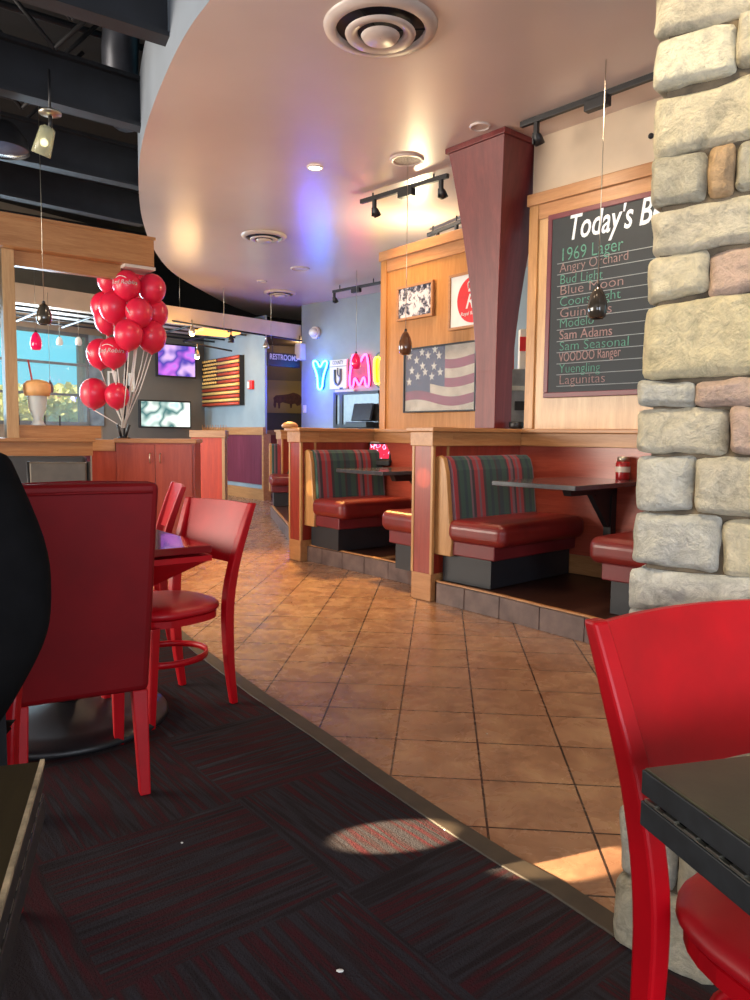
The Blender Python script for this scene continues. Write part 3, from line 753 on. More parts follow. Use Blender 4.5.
# pictures
def pic(name, label, W, px0, ya, px1, yb, fr, fmat, off=.0, thick=.03):
    u0, z1 = W.hit(px0, ya, off); u1, z0 = W.hit(px1, yb, off)
    u0m = u0
    t = thing(name, label, 'picture', W.at(u0, z0, off), W.rz); L = u1 - u0; h = z1 - z0
    q = B(); q.box(0, L, 0, thick, 0, fr); q.box(0, L, 0, thick, h - fr, h); q.box(0, fr, 0, thick, fr, h - fr); q.box(L - fr, L, 0, thick, fr, h - fr); q.build('frame', fmat, t, .003)
    return t, L, h
def z_at(W, px, y, off=0): return W.hit(px, y, off)[1]
def photo_mat():
    m, nt, b = newmat('ink_sketch_print'); n = noi(nt, coords(nt, (1, 1, 1)), 16, 5, .65, .5)
    nt.links.new(ramp(nt, n, [(.40, (40, 44, 60)), (.47, (120, 120, 132)), (.52, (214, 208, 210))]), b.inputs['Base Color']); setp(b, rough=.3); return m
t, L, h = pic('framed_picture', 'small oak framed ink print, leftmost on the golden oak panel', W2, 396.5, 287.5, 432, 315.5, .025, 'oak_x', 0)
q = B(); q.box(.02, L - .02, .01, .03, .02, h - .02); q.build('print', photo_mat(), t)
t, L, h = pic('framed_poster', 'white poster with a red disc and crown, partly behind the burgundy column', W2, 448.5, 275.5, 496, 324, .025, 'oak_x', 0)
MT['crest'] = plain('crest_red', (214, 30, 34), .4, .08)
q = B(); q.box(.02, L - .02, .012, .03, .02, h - .02); q.build('paper', 'white', t)
rx = (L - .08) / 2 * 1.0; cx, cz = L / 2 + .015, h / 2; rr = min(h / 2 - .045, L / 2 - .02)
q = B(); q.slab([(cx + rr * math.cos(k * math.pi / 24), cz + (h / 2 - .045) * math.sin(k * math.pi / 24)) for k in range(48)], .008, .011); q.build('red_disc', 'crest', t)
q = B(); k_ = rr * .3; zc = cz + rr * .35
q.slab([(cx - k_, zc), (cx + k_, zc), (cx + k_ * 1.0, zc + .025), (cx - k_ * 1.0, zc + .025)], .005, .008)
for sgn in (-1, 1): q.tube([(cx + sgn * k_, .006, zc + .03), (cx + sgn * k_ * 1.1, .006, zc + .07), (cx + sgn * k_ * .5, .006, zc + .105), (cx, .006, zc + .09)], .006, 6)
q.tube([(cx, .006, zc + .03), (cx, .006, zc + .14)], .006, 6); q.tube([(cx - .015, .006, zc + .125), (cx + .015, .006, zc + .125)], .005, 6)
q.build('crown', 'white', t)
text('monogram', 'RR', .17, 'white', t, cx - .1, cz - .07, .007, .35, .002)
text('motto', 'Royal Red Robin', .045, 'white', t, cx, cz - .13, .007, .2, 0, align='CENTER')
# flag picture
t, L, h = pic('framed_flag_print', 'large dark framed print of a waving flag on the golden oak panel', W2, 403.5, 349, 474.5, 411, .014, 'black_metal', .01, .04)
MT['fl_blue'] = plain('faded_navy', (62, 60, 92), .25, .1, 8); MT['fl_red'] = plain('faded_crimson', (136, 52, 78), .25, .1, 8); MT['fl_cream'] = plain('aged_cream', (190, 176, 156), .25, .1, 8); MT['fl_star'] = plain('pale_star', (206, 200, 190), .3, .05)
q = B(); N = 24; x0, x1, z0, z1 = .014, L - .014, .014, h - .014
def wv(u): return .03 * math.sin(u * 6.0 + .6) - .02 * u
for r in range(7):
    for i in range(N):
        u0, u1 = i / N, (i + 1) / N
        def zz(u, rr): return min(z1, max(z0, z0 + (z1 - z0) * rr / 7 + (wv(u) if 0 < rr < 7 else 0)))
        mi = 0 if (u0 < .58 and r >= 3) or (r == 2 and u0 < .35) else (1 if r % 2 else 2)
        q.face([(x0 + (x1 - x0) * u0, .02, zz(u0, r)), (x0 + (x1 - x0) * u1, .02, zz(u1, r)), (x0 + (x1 - x0) * u1, .02, zz(u1, r + 1)), (x0 + (x1 - x0) * u0, .02, zz(u0, r + 1))], mi)
q.box(x0, x1, .021, .038, z0, z1, 0)
q.build('flag_print', ['fl_blue', 'fl_red', 'fl_cream'], t)
q = B()
for (u, v) in ((.06, .9), (.17, .82), (.10, .66), (.26, .72), (.19, .56), (.34, .88), (.30, .62), (.43, .70), (.5, .86), (.4, .54), (.52, .6), (.06, .48), (.25, .94), (.44, .96)):
    c0, c2 = x0 + (x1 - x0) * u, z0 + (z1 - z0) * v
    q.slab([(c0 + (.042 if k % 2 == 0 else .017) * math.sin(k * math.pi / 5), c2 + (.042 if k % 2 == 0 else .017) * math.cos(k * math.pi / 5)) for k in range(10)], .017, .0195)
q.build('stars', 'fl_star', t)
q = B(); q.box(x0, x1, .011, .013, z0, z1); q.build('glass', glassmat('picture_glass', (200, 210, 220), .02, .12), t)
# header wall above the chalkboard panel
q = B(); q.box(.05, 1.9, .02, .12, 2.86, CZ); o = q.build('wall_header', 'cream', None, loc=W1.at(0, 0, -.06), rz=W1.rz); struct(o)
# ------------------------------------------------------------------ far walls
def wall(name, W, u0, u1, z0, z1, mat, th=.12, off=0):
    q = B(); q.box(u0, u1, 0, th, z0, z1); return struct(q.build(name, mat, None, loc=W.at(0, 0, off), rz=W.rz))
YW = Wall((-1.38, 14.0), (1.5, -1.45)); wall('wall_right_back', YW, 0, 9, 0, CZ, 'bluewall')
FW = Wall((-3.54, 15.6), (.6, -.8)); FL = FW.hit(265, 400)[0]
wall('wall_back', FW, 0, FL, 0, 3.3, 'bluewall', .04)
q = B(); q.box(.0, FL, -.03, 0, .28, 1.18); struct(q.build('trim_4', 'purplewood', None, loc=FW.at(0), rz=FW.rz))
q = B(); q.box(0, FL + .02, -.045, 0, 0, .2); q.box(0, FL + .03, -.06, 0, 1.18, 1.32); q.box(FL - .03, FL + .03, -.05, .1, 0, 1.2); struct(q.build('baseboard_back', 'oak_x', None, loc=FW.at(0), rz=FW.rz))
BW = Wall((-5.35, 14.15), Vector((-3.54, 15.6)) - Vector((-5.35, 14.15))); wall('wall_left_back', BW, -.2, 2.4, 0, 3.4, 'greywall')
q = B(); q.box(-6.3, 9, 17.2, 17.3, 0, 5.1); q.box(-10, -6.3, 17.2, 17.3, 3.9, 5.1); q.box(-14, -13.9, 2, 17.2, 3.6, 5.1); struct(q.build('wall_back_upper', 'deck'))
# hallway
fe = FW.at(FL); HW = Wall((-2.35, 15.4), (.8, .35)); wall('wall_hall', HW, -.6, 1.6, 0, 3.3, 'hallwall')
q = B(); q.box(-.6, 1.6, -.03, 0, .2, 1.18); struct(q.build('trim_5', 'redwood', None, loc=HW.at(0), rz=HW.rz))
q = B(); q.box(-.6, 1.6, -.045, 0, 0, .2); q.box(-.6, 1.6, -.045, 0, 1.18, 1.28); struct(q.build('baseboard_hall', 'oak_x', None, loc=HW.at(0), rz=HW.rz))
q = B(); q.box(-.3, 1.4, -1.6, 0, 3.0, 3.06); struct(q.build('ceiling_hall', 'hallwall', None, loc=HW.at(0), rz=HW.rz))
# restrooms sign
GW = Wall((fe.x, fe.y), (YW.P.x - fe.x, YW.P.y - fe.y))
u0, z1 = GW.hit(268, 352, .02); u1, z0 = GW.hit(300, 368, .02)
t = thing('restroom_sign', 'dark hanging sign reading RESTROOMS over the hallway', 'sign', GW.at(u0, z0, .02), GW.rz)
q = B(); q.box(0, u1 - u0, 0, .05, 0, z1 - z0); q.build('sign_board', plain('navy_sign', (24, 26, 36), .4), t, .004)
text('lettering', 'RESTROOMS', .14, 'offwhite', t, .03, .12, -.003, 0, .002, width=(u1 - u0) * .86)
q = B(); 
for x in (.1, u1 - u0): q.cyl((x, .02, z1 - z0), (x, .02, 3.0 - z0), .006, n=6)
q.build('hanger', 'black_metal', t)
# buffalo picture
u0, z1 = HW.hit(267, 380, .01); u1, z0 = HW.hit(303, 413.5, .01); L = u1 - u0 + .15; h = z1 - z0
t = thing('buffalo_picture', 'unframed picture of a brown bison on dry grass in the hallway', 'picture', HW.at(u0, z0, .03), HW.rz)
def grass():
    m, nt, b = newmat('dry_grass_print'); tc = nt.nodes.new('ShaderNodeTexCoord'); sp = nt.nodes.new('ShaderNodeSeparateXYZ'); nt.links.new(tc.outputs['Object'], sp.inputs[0])
    nt.links.new(ramp(nt, sp.outputs[2], [(0, (146, 122, 60)), (.35, (160, 138, 80)), (.5, (126, 112, 66)), (.6, (116, 104, 70))]), b.inputs['Base Color']); setp(b, rough=.4); return m
q = B(); q.box(0, L, 0, .03, 0, h); q.build('canvas', grass(), t)
bis = [(.12, .18), (.13, .3), (.12, .40), (.17, .48), (.3, .5), (.42, .53), (.52, .58), (.6, .55), (.66, .5), (.70, .42), (.7, .3), (.66, .2), (.6, .17), (.56, .24), (.5, .22), (.49, .1), (.46, .1), (.45, .22), (.3, .27), (.26, .24), (.25, .08), (.22, .08), (.21, .24), (.18, .26), (.17, .1), (.14, .1)]
q = B(); q.slab([(x * L * 1.15, (z + .06) * h) for x, z in bis], -.004, 0); q.build('bison_figure', plain('bison_brown', (78, 44, 34), .6, .2, 20), t)
# flag art relief
ua_, zt_ = FW.hit(201.5, 361, .12); ub_, _ = FW.hit(238.5, 354, .12); zb_ = FW.hit(201.5, 407, .12)[1]; zt_ = FW.hit(238.5, 354.5, .12)[1] * .5 + zt_ * .5
t = thing('flag_wall_art', 'lit relief flag made of rows of bottle caps, hung on the blue wall', 'wall art', FW.at(ua_, zb_, .12), FW.rz); L = ub_ - ua_; h = zt_ - zb_
q = B(); q.box(0, L, .02, .12, 0, h); q.build('backing_box', 'black_metal', t)
MT['cap_gold'] = plain('gold_cap', (236, 186, 106), .4, .12, 30); MT['cap_red'] = plain('red_cap', (186, 66, 40), .4, .15, 30)
for r in range(13):
    q = B(); z = h * (r + .5) / 13; x0 = L * .45 if r >= 6 else 0.01
    q.cyl((x0, .02, z), (L - .01, .02, z), h / 26 * .8, n=8); q.build('stripe_row', 'cap_gold' if r % 2 else 'cap_red', t)
q = B()
for r in range(7):
    for c in range(7):
        q.sphere((L * .03 + L * .42 * (c + .5 * (r % 2)) / 7.2 + .02, .005, h * (6.5 + r * 1.0) / 13), .026, 8, 6)
q.build('star_caps', 'cap_gold', t)
# alarm, switch, speaker, dome
def small(name, label, cat, W, px, py, w, h, d, mat, extra=None):
    u, z = W.hit(px, py, 0); t = thing(name, label, cat, W.at(u, z, 0), W.rz)
    q = B(); q.box(-w / 2, w / 2, -d, 0, -h / 2, h / 2); q.build('housing', mat, t, .008)
    if extra: extra(t)
    return t
def ex(t):
    q = B(); q.box(-.07, .0, -.075, -.06, -.06, .06); q.build('strobe', 'white', t, .004)
small('fire_alarm', 'small red and white fire alarm strobe on the blue wall', 'fire alarm', FW, 252.5, 385, .14, .16, .06, 'crest', ex)
def ex(t):
    q = B(); q.box(-.012, .012, -.03, -.018, -.025, .025); q.build('toggle', 'offwhite', t)
small('light_switch', 'white light switch plate on the blue-grey wall below the neon letters', 'switch', YW, 305, 409, .09, .14, .018, 'white', ex)
def ex(t):
    q = B(); q.box(-.07, .07, -.135, -.12, -.12, .12); q.build('grille', 'offwhite', t)
small('wall_speaker', 'small white box speaker at the corner above the hallway', 'speaker', YW, 303, 352, .16, .3, .12, 'white', ex)
u, z = YW.hit(317, 333); t = thing('camera_dome', 'white dome camera high on the blue-grey wall', 'camera', YW.at(u, z, .08), YW.rz)
q = B(); q.sphere((0, 0, 0), (.1, .08, .08), 20, 12); q.build('dome', 'white', t)
q = B(); q.cyl((0, .01, .0), (0, .09, 0), .11); q.build('mount', 'offwhite', t)
# ------------------------------------------------------------------ neon letters
def nh(zx, zy, off=.06):   # zoomed coords (300+x/8.333, 340+y/8.333)
    u, z = YW.hit(300 + zx / 8.333, 340 + zy / 8.333, off); return u, z
def smoothloop(pts, n=3):
    pts = [Vector(p) for p in pts]
    for _ in range(n - 1):
        o = []
        for i, p in enumerate(pts):
            r = pts[(i + 1) % len(pts)]; o += [p * .75 + r * .25, p * .25 + r * .75]
        pts = o
    return pts
def neon(name, label, pts, col, strength, tube=.016, cat='neon sign', extra=None):
    P_ = [nh(*p) for p in pts]; u0 = min(p[0] for p in P_); z0 = min(p[1] for p in P_)
    t = thing(name, label, cat, YW.at(u0, z0, .06), YW.rz)
    loop = smoothloop([(u - u0, 0, z - z0) for u, z in P_])
    q = B(); q.tube(loop, tube, 8, closed=True); q.build('glass_tube', emit(name + '_glow', col, strength), t)
    q = B(); q.slab([(v.x, v.z) for v in loop], .03, .055); q.build('backing', plain(name + '_backing', tuple(c * .7 for c in col), .5), t)
    return t, u0, z0
neon('neon_letter_y', 'blue neon letter Y on the blue-grey wall', [(100, 180), (140, 172), (166, 240), (195, 172), (235, 180), (192, 300), (184, 412), (146, 412), (148, 300)], (50, 150, 255), 22)
neon('neon_letter_m', 'pink neon letter M on the blue-grey wall', [(405, 392), (445, 398), (452, 300), (488, 375), (500, 375), (535, 290), (545, 390), (582, 384), (562, 120), (530, 122), (494, 205), (462, 122), (432, 130)], (255, 60, 140), 9)
t, u0, z0 = neon('neon_letter_o', 'yellow neon letter O in a blue oval, cut by the oak panel', [(620, 150), (660, 140), (690, 200), (695, 260), (690, 330), (655, 368), (622, 355), (618, 250)], (255, 230, 40), 8)
q = B(); P_ = smoothloop([(nh(a, c)[0] - u0, .02, nh(a, c)[1] - z0) for a, c in [(600, 250), (615, 150), (660, 90), (720, 150), (735, 250), (715, 350), (660, 410), (615, 350)]]); q.tube(P_, .014, 8, closed=True); q.build('oval_rim', plain('blue_rim', (60, 80, 130), .4), t)
u0, z1 = nh(250, 170, .04); u1, z0 = nh(390, 405, .04)
t = thing('letter_u_sign', 'white panel sign with a grey letter U between the neon letters', 'sign', YW.at(u0, z0, .05), YW.rz); L = u1 - u0; h = z1 - z0
q = B(); q.box(0, L, 0, .04, 0, h); q.build('panel', 'white', t, .006)
q = B(); q.box(0, L, -.004, 0, h * .76, h * .775); q.build('divider_line', 'slab_edge', t)
text('lettering', 'COUNTY', .09, 'slab_edge', t, L * .18, h * .84, -.003, width=L * .62)
q = B(); q.tube([(L * .34, -.01, h * .66), (L * .34, -.01, h * .3), (L * .4, -.01, h * .18), (L * .5, -.01, h * .14), (L * .6, -.01, h * .18), (L * .68, -.01, h * .3), (L * .68, -.01, h * .68)], .022, 8); q.tube([(L * .5, -.01, h * .72), (L * .5, -.01, h * .5), (L * .6, -.01, h * .42)], .01, 6); q.build('letter_u', plain('blue_grey_tube', (92, 110, 130), .3), t)
# pass-through
u0, z1 = YW.hit(337, 392.5); u1, z0 = YW.hit(380, 428)
t = thing('window_cabinet', 'dark pass-through window with grey frame below the neon letters', 'window', YW.at(u0, z0, 0), YW.rz); L = u1 - u0; h = z1 - z0
q = B(); q.box(0, L, -.04, -.005, 0, h); q.build('dark_recess_panel', plain('painted_recess_shade', (52, 54, 54), .15, .3, 6), t)  # dark panel, its colour stands for the shade inside the opening
q = B(); q.box(-.03, .04, -.06, -.005, 0, h); q.box(.12, .2, -.055, -.03, 0, h + .08); q.box(0, L, -.06, -.005, h - .05, h); q.box(.05, L, -.1, -.04, 0, .06); q.build('frame', 'slab_edge', t)
q = B(); q.box(.02, .5, -.07, -.04, h - .0, h + .04); q.build('shade', 'offwhite', t)
t = thing('order_monitor', 'dark tilted monitor on the sill of the pass-through window', 'monitor', YW.at(u0 + .75, z0, .2), YW.rz)
q = B(); q.box(-.2, .25, -.02, .02, .12, .42, 0, Matrix.Rotation(R(-14), 4, 'X')); q.build('screen', plain('dark_screen', (40, 44, 54), .2), t, .01)
q = B(); q.box(-.22, .28, -.1, .1, -.0, .1); q.build('stand', 'black_metal', t, .01)
# kitchen beyond gap between column and chalkboard panel
KW = YW
def gp(name, label, cat, px0, y0, px1, y1, mat, Y):
    a = dep(px0, y1, Y); c = dep(px1, y0, Y)
    t = thing(name, label, cat, (a.x, a.y, a.z), 0)
    q = B(); q.box(0, c.x - a.x, 0, .1, 0, c.z - a.z); q.build('body', mat, t, .01); return t
gp('orange_post', 'orange wooden post behind the gap beside the burgundy column', 'post', 500, 180, 519, 369, 'orangewood', 8.2)
t = gp('menu_box', 'red and white box on the counter in the gap beside the column', 'box', 519, 329, 529, 369, 'white', 8.6)
q = B(); q.box(.0, .12, -.006, -.001, .2, .36); q.build('red_label', 'crest', t)
t = gp('service_counter', 'grey metal service counter glimpsed beside the column', 'counter', 505, 369, 531, 428, plain('grey_steel', (128, 134, 138), .4, .25, 3), 8.5)
q = B(); q.box(-.02, .32, -.03, 0, .42, .47); q.build('shelf_edge', 'steel', t); q = B(); q.box(.1, .25, -.04, 0, .2, .3); q.build('outlet_box', 'black_metal', t)
for o in list(COL.objects):
    pass
bw = W1.at(W1.hit(516, 425, -.08)[0], 1.262, -.08); q = B(); q.lathe([(.05, 0), (.06, .02), (.06, .05), (.055, .06)], 24, bw); tag(q.build('black_bowl', 'black_metal'), 'small round black dish on the oak cap beside the column', 'dish')
# ------------------------------------------------------------------ bar area: soffit band, bar ceiling, lattice, windows
SB = Wall((-4.9, 10.3), (3.52, 3.75))
q = B(); q.box(-1.6, 5.12, 0, .1, 2.94, 3.2); struct(q.build('trim_6', 'cream', None, loc=SB.at(0), rz=SB.rz))
q = B(); q.box(-1.6, 5.12, .1, 2.6, 3.14, 3.2); struct(q.build('ceiling_bar', 'offwhite', None, loc=SB.at(0), rz=SB.rz))
lt_ = thing('ceiling_lattice', 'black pipe lattice hanging below the bar ceiling at left', 'lattice', SB.at(0, 0, 0), SB.rz)
for k in range(5):
    q = B(); q.cyl((-1.2, .35 + k * .45, 3.02), (4.9, .35 + k * .45, 3.02), .018, n=6); q.build('pipe', 'black_metal', lt_)
for k in range(7):
    q = B(); q.cyl((-1 + k * .8, .2, 2.99), (-.7 + k * .8, 2.3, 2.99), .018, n=6); q.build('pipe', 'black_metal', lt_)
# long track rail in front of band
tr = thing('track_rail', 'thin dark track rail with small lamps crossing before the cream band', 'track light', (0, 0, 0))
a, c = dep(160, 319, 12.0), dep(302, 341, 13.0)
q = B(); q.cyl(a, c, .015, n=8); q.build('rail', 'black_metal', tr)
a2, c2 = dep(185, 342, 13.5), dep(232, 351, 14.0)
q = B(); q.cyl(a2, c2, .015, n=8); q.build('rail', 'black_metal', tr)
for px, py, Yd in ((192, 326, 12.3), (231, 335, 12.5), (266, 341, 12.7), (197, 350, 13.5)):
    p = dep(px, py, Yd); q = B(); q.cyl(p + Vector((0, 0, .1)), p, .012, n=6); q.lathe([(.02, .0), (.05, -.08), (.055, -.12)], 12, p); q.build('lamp_head', 'steel' if px != 231 else 'black_metal', tr)
    if px in (192, 197): q = B(); q.sphere(p - Vector((0, 0, .12)), .045, 10, 8); q.build('bulb', 'lamp_glow', tr)
for px in (180, 224, 271):
    p = dep(px, 322 + (px - 160) * .15, 12.4); q = B(); q.cyl(p, p + Vector((0, 0, 1.2)), .004, n=5); q.build('hanging_wire', 'steel', tr)
# amber panel lamp (lit under ceiling)
p = dep(215, 334, 13.6); q = B(); q.box(-.35, .35, -.3, .3, 0, .05, 0, Matrix.Translation(p) @ Matrix.Rotation(R(37), 4, 'Z')); tag(q.build('ceiling_panel_light', emit('amber_panel_glow', (255, 180, 90), 1.6)), 'amber lit panel under the bar ceiling left of the flag art', 'light')
# window wall
WW = Wall((-5.32, 14.1), (-.6, -.8)); WW = Wall((-5.32 - .6 * 6, 14.1 - .8 * 6), (.6, .8))
ur = WW.hit(88, 380)[0]; zt = WW.hit(88, 335)[1]; zb = WW.hit(60, 425)[1]
wall('wall_window', WW, -3, ur + .6, 0, zb, 'brownwallx'); wall('wall_window_upper', WW, -3, ur + .6, zt, 5.0, 'brownwallx'); wall('wall_window_right', WW, ur, ur + .6, zb, zt, 'greywall')
wf = thing('window_1', None, None, WW.at(0), WW.rz); struct(wf)
if 'label' in wf: del wf['label']
q = B(); h_ = zt - zb
q.box(-3, ur, -.04, .06, zb, zb + .06); q.box(-3, ur, -.04, .06, zt - .06, zt)
for f_ in (.33, .66): q.box(-3, ur, -.03, .05, zb + h_ * f_ - .02, zb + h_ * f_ + .02)
for u in (ur - .03, ur - 1.85, ur - 3.7, ur - 5.5): q.box(u - .03, u + .03, -.04, .06, zb, zt)
q.build('window_frame', plain('grey_aluminium_frame', (96, 104, 108), .4), wf)
q = B(); q.box(-3, ur, 0, .006, zb, zt); q.build('window_glass', glassmat('window_pane', (170, 225, 235), .02, .15), wf)
q = B(); q.box(ur - .02, ur + .3, -.03, 0, zb, zt, 0); q.build('curtain_edge', plain('blue_grey_blind', (130, 150, 165), .7), wf)
# exterior greenery
def foliage(cx, cy, cz, rx, ry, rz, n, seed):
    q = B(); rnd = random.Random(seed)
    for _ in range(n):
        th, ph = rnd.uniform(0, 6.28), math.acos(rnd.uniform(-1, 1)); r = rnd.uniform(.75, 1.05)
        p = Vector((cx + rx * r * math.sin(ph) * math.cos(th), cy + ry * r * math.sin(ph) * math.sin(th), cz + rz * r * math.cos(ph)))
        a = Vector((rnd.uniform(-1, 1), rnd.uniform(-1, 1), rnd.uniform(-1, 1))).normalized() * .12; c = a.cross(Vector((rnd.uniform(-1, 1), rnd.uniform(-1, 1), rnd.uniform(-1, 1)))).normalized() * .07
        q.face([p - a, p + c, p + a, p - c])
    return q
MT['leaf'] = plain('yellow_green_leaves', (250, 242, 160), .7, .15, 3)
for i, (px, Yd, s, nm) in enumerate(((18, 19, 1.0, 'round yellow-green tree outside the window, left half'), (62, 20.5, 1.15, 'round yellow-green tree outside the window, right half'))):
    p = dep(px, 415, Yd); t = thing('garden_tree', nm, 'tree', (p.x, p.y, 0))
    q = foliage(0, 0, 1.35, 1.5 * s, 1.2, .95 * s, 2600, i); q.sphere((0, 0, 1.3), (1.25 * s, 1.0, .75 * s), 14, 10); q.build('foliage', 'leaf', t)
    q = B(); q.tube([(0, 0, 0), (.05, 0, .4), (0, .05, .9)], [.12, .09, .07], 8); q.build('trunk', 'hallwall', t)
q = B(); q.box(-26, 6, 17.6, 40, -.12, -.02); struct(q.build('floor_outside', plain('sunny_pavement', (214, 208, 180), .8)))
# milkshake glass decoration
LWs = Wall((-2.75, 7.8), (.8, .6)); p = LWs.at(LWs.hit(38, 425, -.07)[0], 1.26, -.07); t = thing('milkshake_sculpture', 'tall frosted milkshake glass with orange top and red straw in front of the windows', 'sculpture', (p.x, p.y, p.z))
t.scale = (.8, .8, .8)
q = B(); q.lathe([(.09, 0), (.07, .03), (.05, .08), (.1, .2), (.12, .42), (.13, .45)], 24); q.build('glass_cup', glassmat('frosted_glass', (222, 226, 224), .3, .75), t)
q = B(); q.lathe([(.14, .36), (.16, .42), (.16, .5), (.12, .54), (.04, .56)], 20); q.build('orange_top', plain('orange_cream', (226, 170, 110), .5), t)
q = B(); q.cyl((-.05, 0, .5), (-.1, 0, .8), .012, n=8); q.build('straw', 'crest', t)
# ------------------------------------------------------------------ left half wall, header, post
cap = fl(100, 445, 1.13)
LW = Wall((-2.75, 7.8), (.8, .6))
LE = LW.hit(92, 440)[0]
t = thing('left_half_wall', 'oak capped half wall with plum panels at the left, below the glass screen', 'half wall', LW.at(0), LW.rz)
q = B(); q.box(-3, LE - .02, 0, .15, 0, 1.0); q.build('panel', 'purplewood', t)
q = B(); q.box(-3, LE, -.025, .17, .96, 1.1); q.build('fascia_board', 'oak_x', t, .004)
q = B(); q.box(-3, LE + .02, -.06, .2, 1.1, 1.135); q.build('cap', 'oak_x', t, .005)
u0 = LW.hit(3, 300)[0]; u1 = LW.hit(15.5, 300)[0]; u2 = LW.hit(150, 255)[0]; zh = LW.hit(150, 240)[1]; zl = LW.hit(150, 269)[1]
q = B(); q.box(u0, u1, .0, .15, 1.135, zl); q.build('post', 'oak_pale', t, .004)
q = B(); q.box(u0 - .14, u0 - .08, .0, .15, 1.135, zl); q.build('post', 'black_metal', t, .004)
t = thing('oak_header', 'broad oak header beam spanning above the left half wall', 'beam', LW.at(0), LW.rz)
q = B(); q.box(-3, u2, -.12, .25, zl, zh); q.build('beam_box', 'oak_x', t, .006)
q = B(); q.box(-3, u2 + .012, -.135, -.12, zh - .03, zh); q.build('top_trim', 'oak_x', t)
q = B(); q.box(u1, u2 - .3, .03, .12, zl - .14, zl); q.build('lower_rail', 'oak_x', t)
q = B(); q.box(u2 - .3, u2 + .02, -.1, .2, zl - .03, zl + .0); q.build('end_plate', 'offwhite', t)
t = thing('low_screen', 'oak rail screen standing on the left half wall cap', 'screen', LW.at(0), LW.rz)
q = B(); q.box(u1, LE + .1, .02, .12, 1.135, 1.26); q.build('rail', 'oak_x', t)
q = B(); q.box(u1, LE, .06, .066, 1.26, 1.9); q.build('clear_pane', glassmat('clear_screen', (220, 235, 240), .02, .06), t)
for px in (19, 40, 45, 60):
    p = LW.at(LW.hit(px, 425, -.07)[0], 1.26, -.07); q = B(); q.cyl(p, p + Vector((0, 0, .1)), .008, n=6); tag(q.build('candle_stick', 'black_metal'), 'thin dark peg on the oak rail, %s' % {19: 'leftmost beside the pale post', 40: 'below the milkshake glass, left of a close pair', 45: 'below the milkshake glass, right of a close pair', 60: 'rightmost, below the window'}[px], 'peg')
# cabinet
cl = fl(92, 446, 1.12)
CW = Wall((dep(116, 445, 8.0).x, 8.0), (1, .12))
t = thing('host_cabinet', 'reddish wood cabinet with two doors and oak top at the left, below the balloons', 'cabinet', CW.at(0), CW.rz)
uw = CW.hit(195, 470)[0]
q = B(); q.box(0, uw, 0, .55, .1, 1.09); q.build('body', 'cabinetwood', t)
q = B(); q.box(-.02, uw + .02, -.03, .58, 1.09, 1.135); q.build('cabinet_top', 'oak_x', t, .006)
q = B(); q.box(.03, uw - .03, .03, .5, 0, .1); q.build('plinth', 'black_metal', t)
for i in range(2):
    a = .02 + i * (uw - .04) / 2; c = a + (uw - .04) / 2 - .006
    q = B(); q.box(a, c, -.02, 0, .12, 1.07); d = q.build('door', 'cabinetwood', t, .003)
    x = c - .05 if i == 0 else a + .05
    q = B(); q.tube([(x, -.02, .88), (x, -.045, .89), (x, -.045, .97), (x, -.02, .98)], .006, 6); q.build('handle', 'steel', d)
t = thing('cabinet_return', 'short oak topped red panel joining the half wall to the cabinet', 'panel', CW.at(0), CW.rz)
q = B(); q.box(-.27, -.02, .08, .3, 0, 1.0); q.build('panel', 'cabinetwood', t)
q = B(); q.box(-.32, -.02, .05, .33, 1.0, 1.12); q.build('cap', 'oak_x', t, .005)
# dark booth seats behind left half wall front
t = thing('dark_booth_seat', 'dark upholstered seat back against the left half wall', 'seat', (-2.9, 6.45, .008), R(10))
q = B(); q.box(-.38, .38, 0, .12, .3, .98); q.build('backrest', plain('charcoal_vinyl', (44, 40, 40), .6), t, .02)
q = B(); q.box(-.38, .38, -.45, 0, .25, .46); q.build('seat', plain('charcoal_vinyl_seat', (50, 44, 42), .6), t, .02)
q = B(); q.box(-.3, .3, -.4, .05, 0, .25); q.build('plinth', 'black_metal', t)
t = thing('taupe_chair', 'low taupe chair back in front of the dark seat at left', 'chair', (-2.37, 5.6, .008), R(12))
q = B(); q.box(-.2, .2, 0, .05, .5, .965); q.build('backrest', plain('taupe_vinyl', (92, 80, 66), .5), t, .012)
q = B(); q.box(-.2, .2, -.42, .03, .42, .5); q.build('seat', plain('taupe_vinyl_seat', (88, 76, 62), .5), t, .012)
for sx in (-1, 1):
    for sy in (-.4, .02): q = B(); q.cyl((sx * .18, sy, 0), (sx * .18, sy, .43), .015, n=8); q.build('leg', 'black_metal', t)
    q = B(); q.cyl((sx * .205, .025, .43), (sx * .212, .03, .97), .014, n=8); q.build('back_post', 'black_metal', t)
# far pony wall, orange
OW = Wall((dep(191, 430, 12.6).x, 12.6), (.85, -.1))
uo = OW.hit(225, 460)[0]
t = thing('orange_half_wall', 'orange-red panelled half wall with oak cap under the flag art', 'half wall', OW.at(0), OW.rz)
q = B(); q.box(0, uo - .04, 0, .12, 0, 1.13); q.build('panel', 'orangewood', t)
q = B(); q.box(uo - .05, uo, -.01, .13, 0, 1.13); q.build('edge_trim', 'oak_z', t)
q = B(); q.box(-.02, uo + .02, -.03, .15, 1.13, 1.25); q.build('cap', 'oak_x', t, .005)
q = B()
for k in range(10): q.cyl((.18 + k * .045, .05, 1.25), (.18 + k * .045, .05, 1.34), .005, n=5)
tag(q.build('peg_row', 'oak_x', None, loc=OW.at(0), rz=OW.rz), 'row of tiny pale pegs standing on the orange half wall', 'pegs')
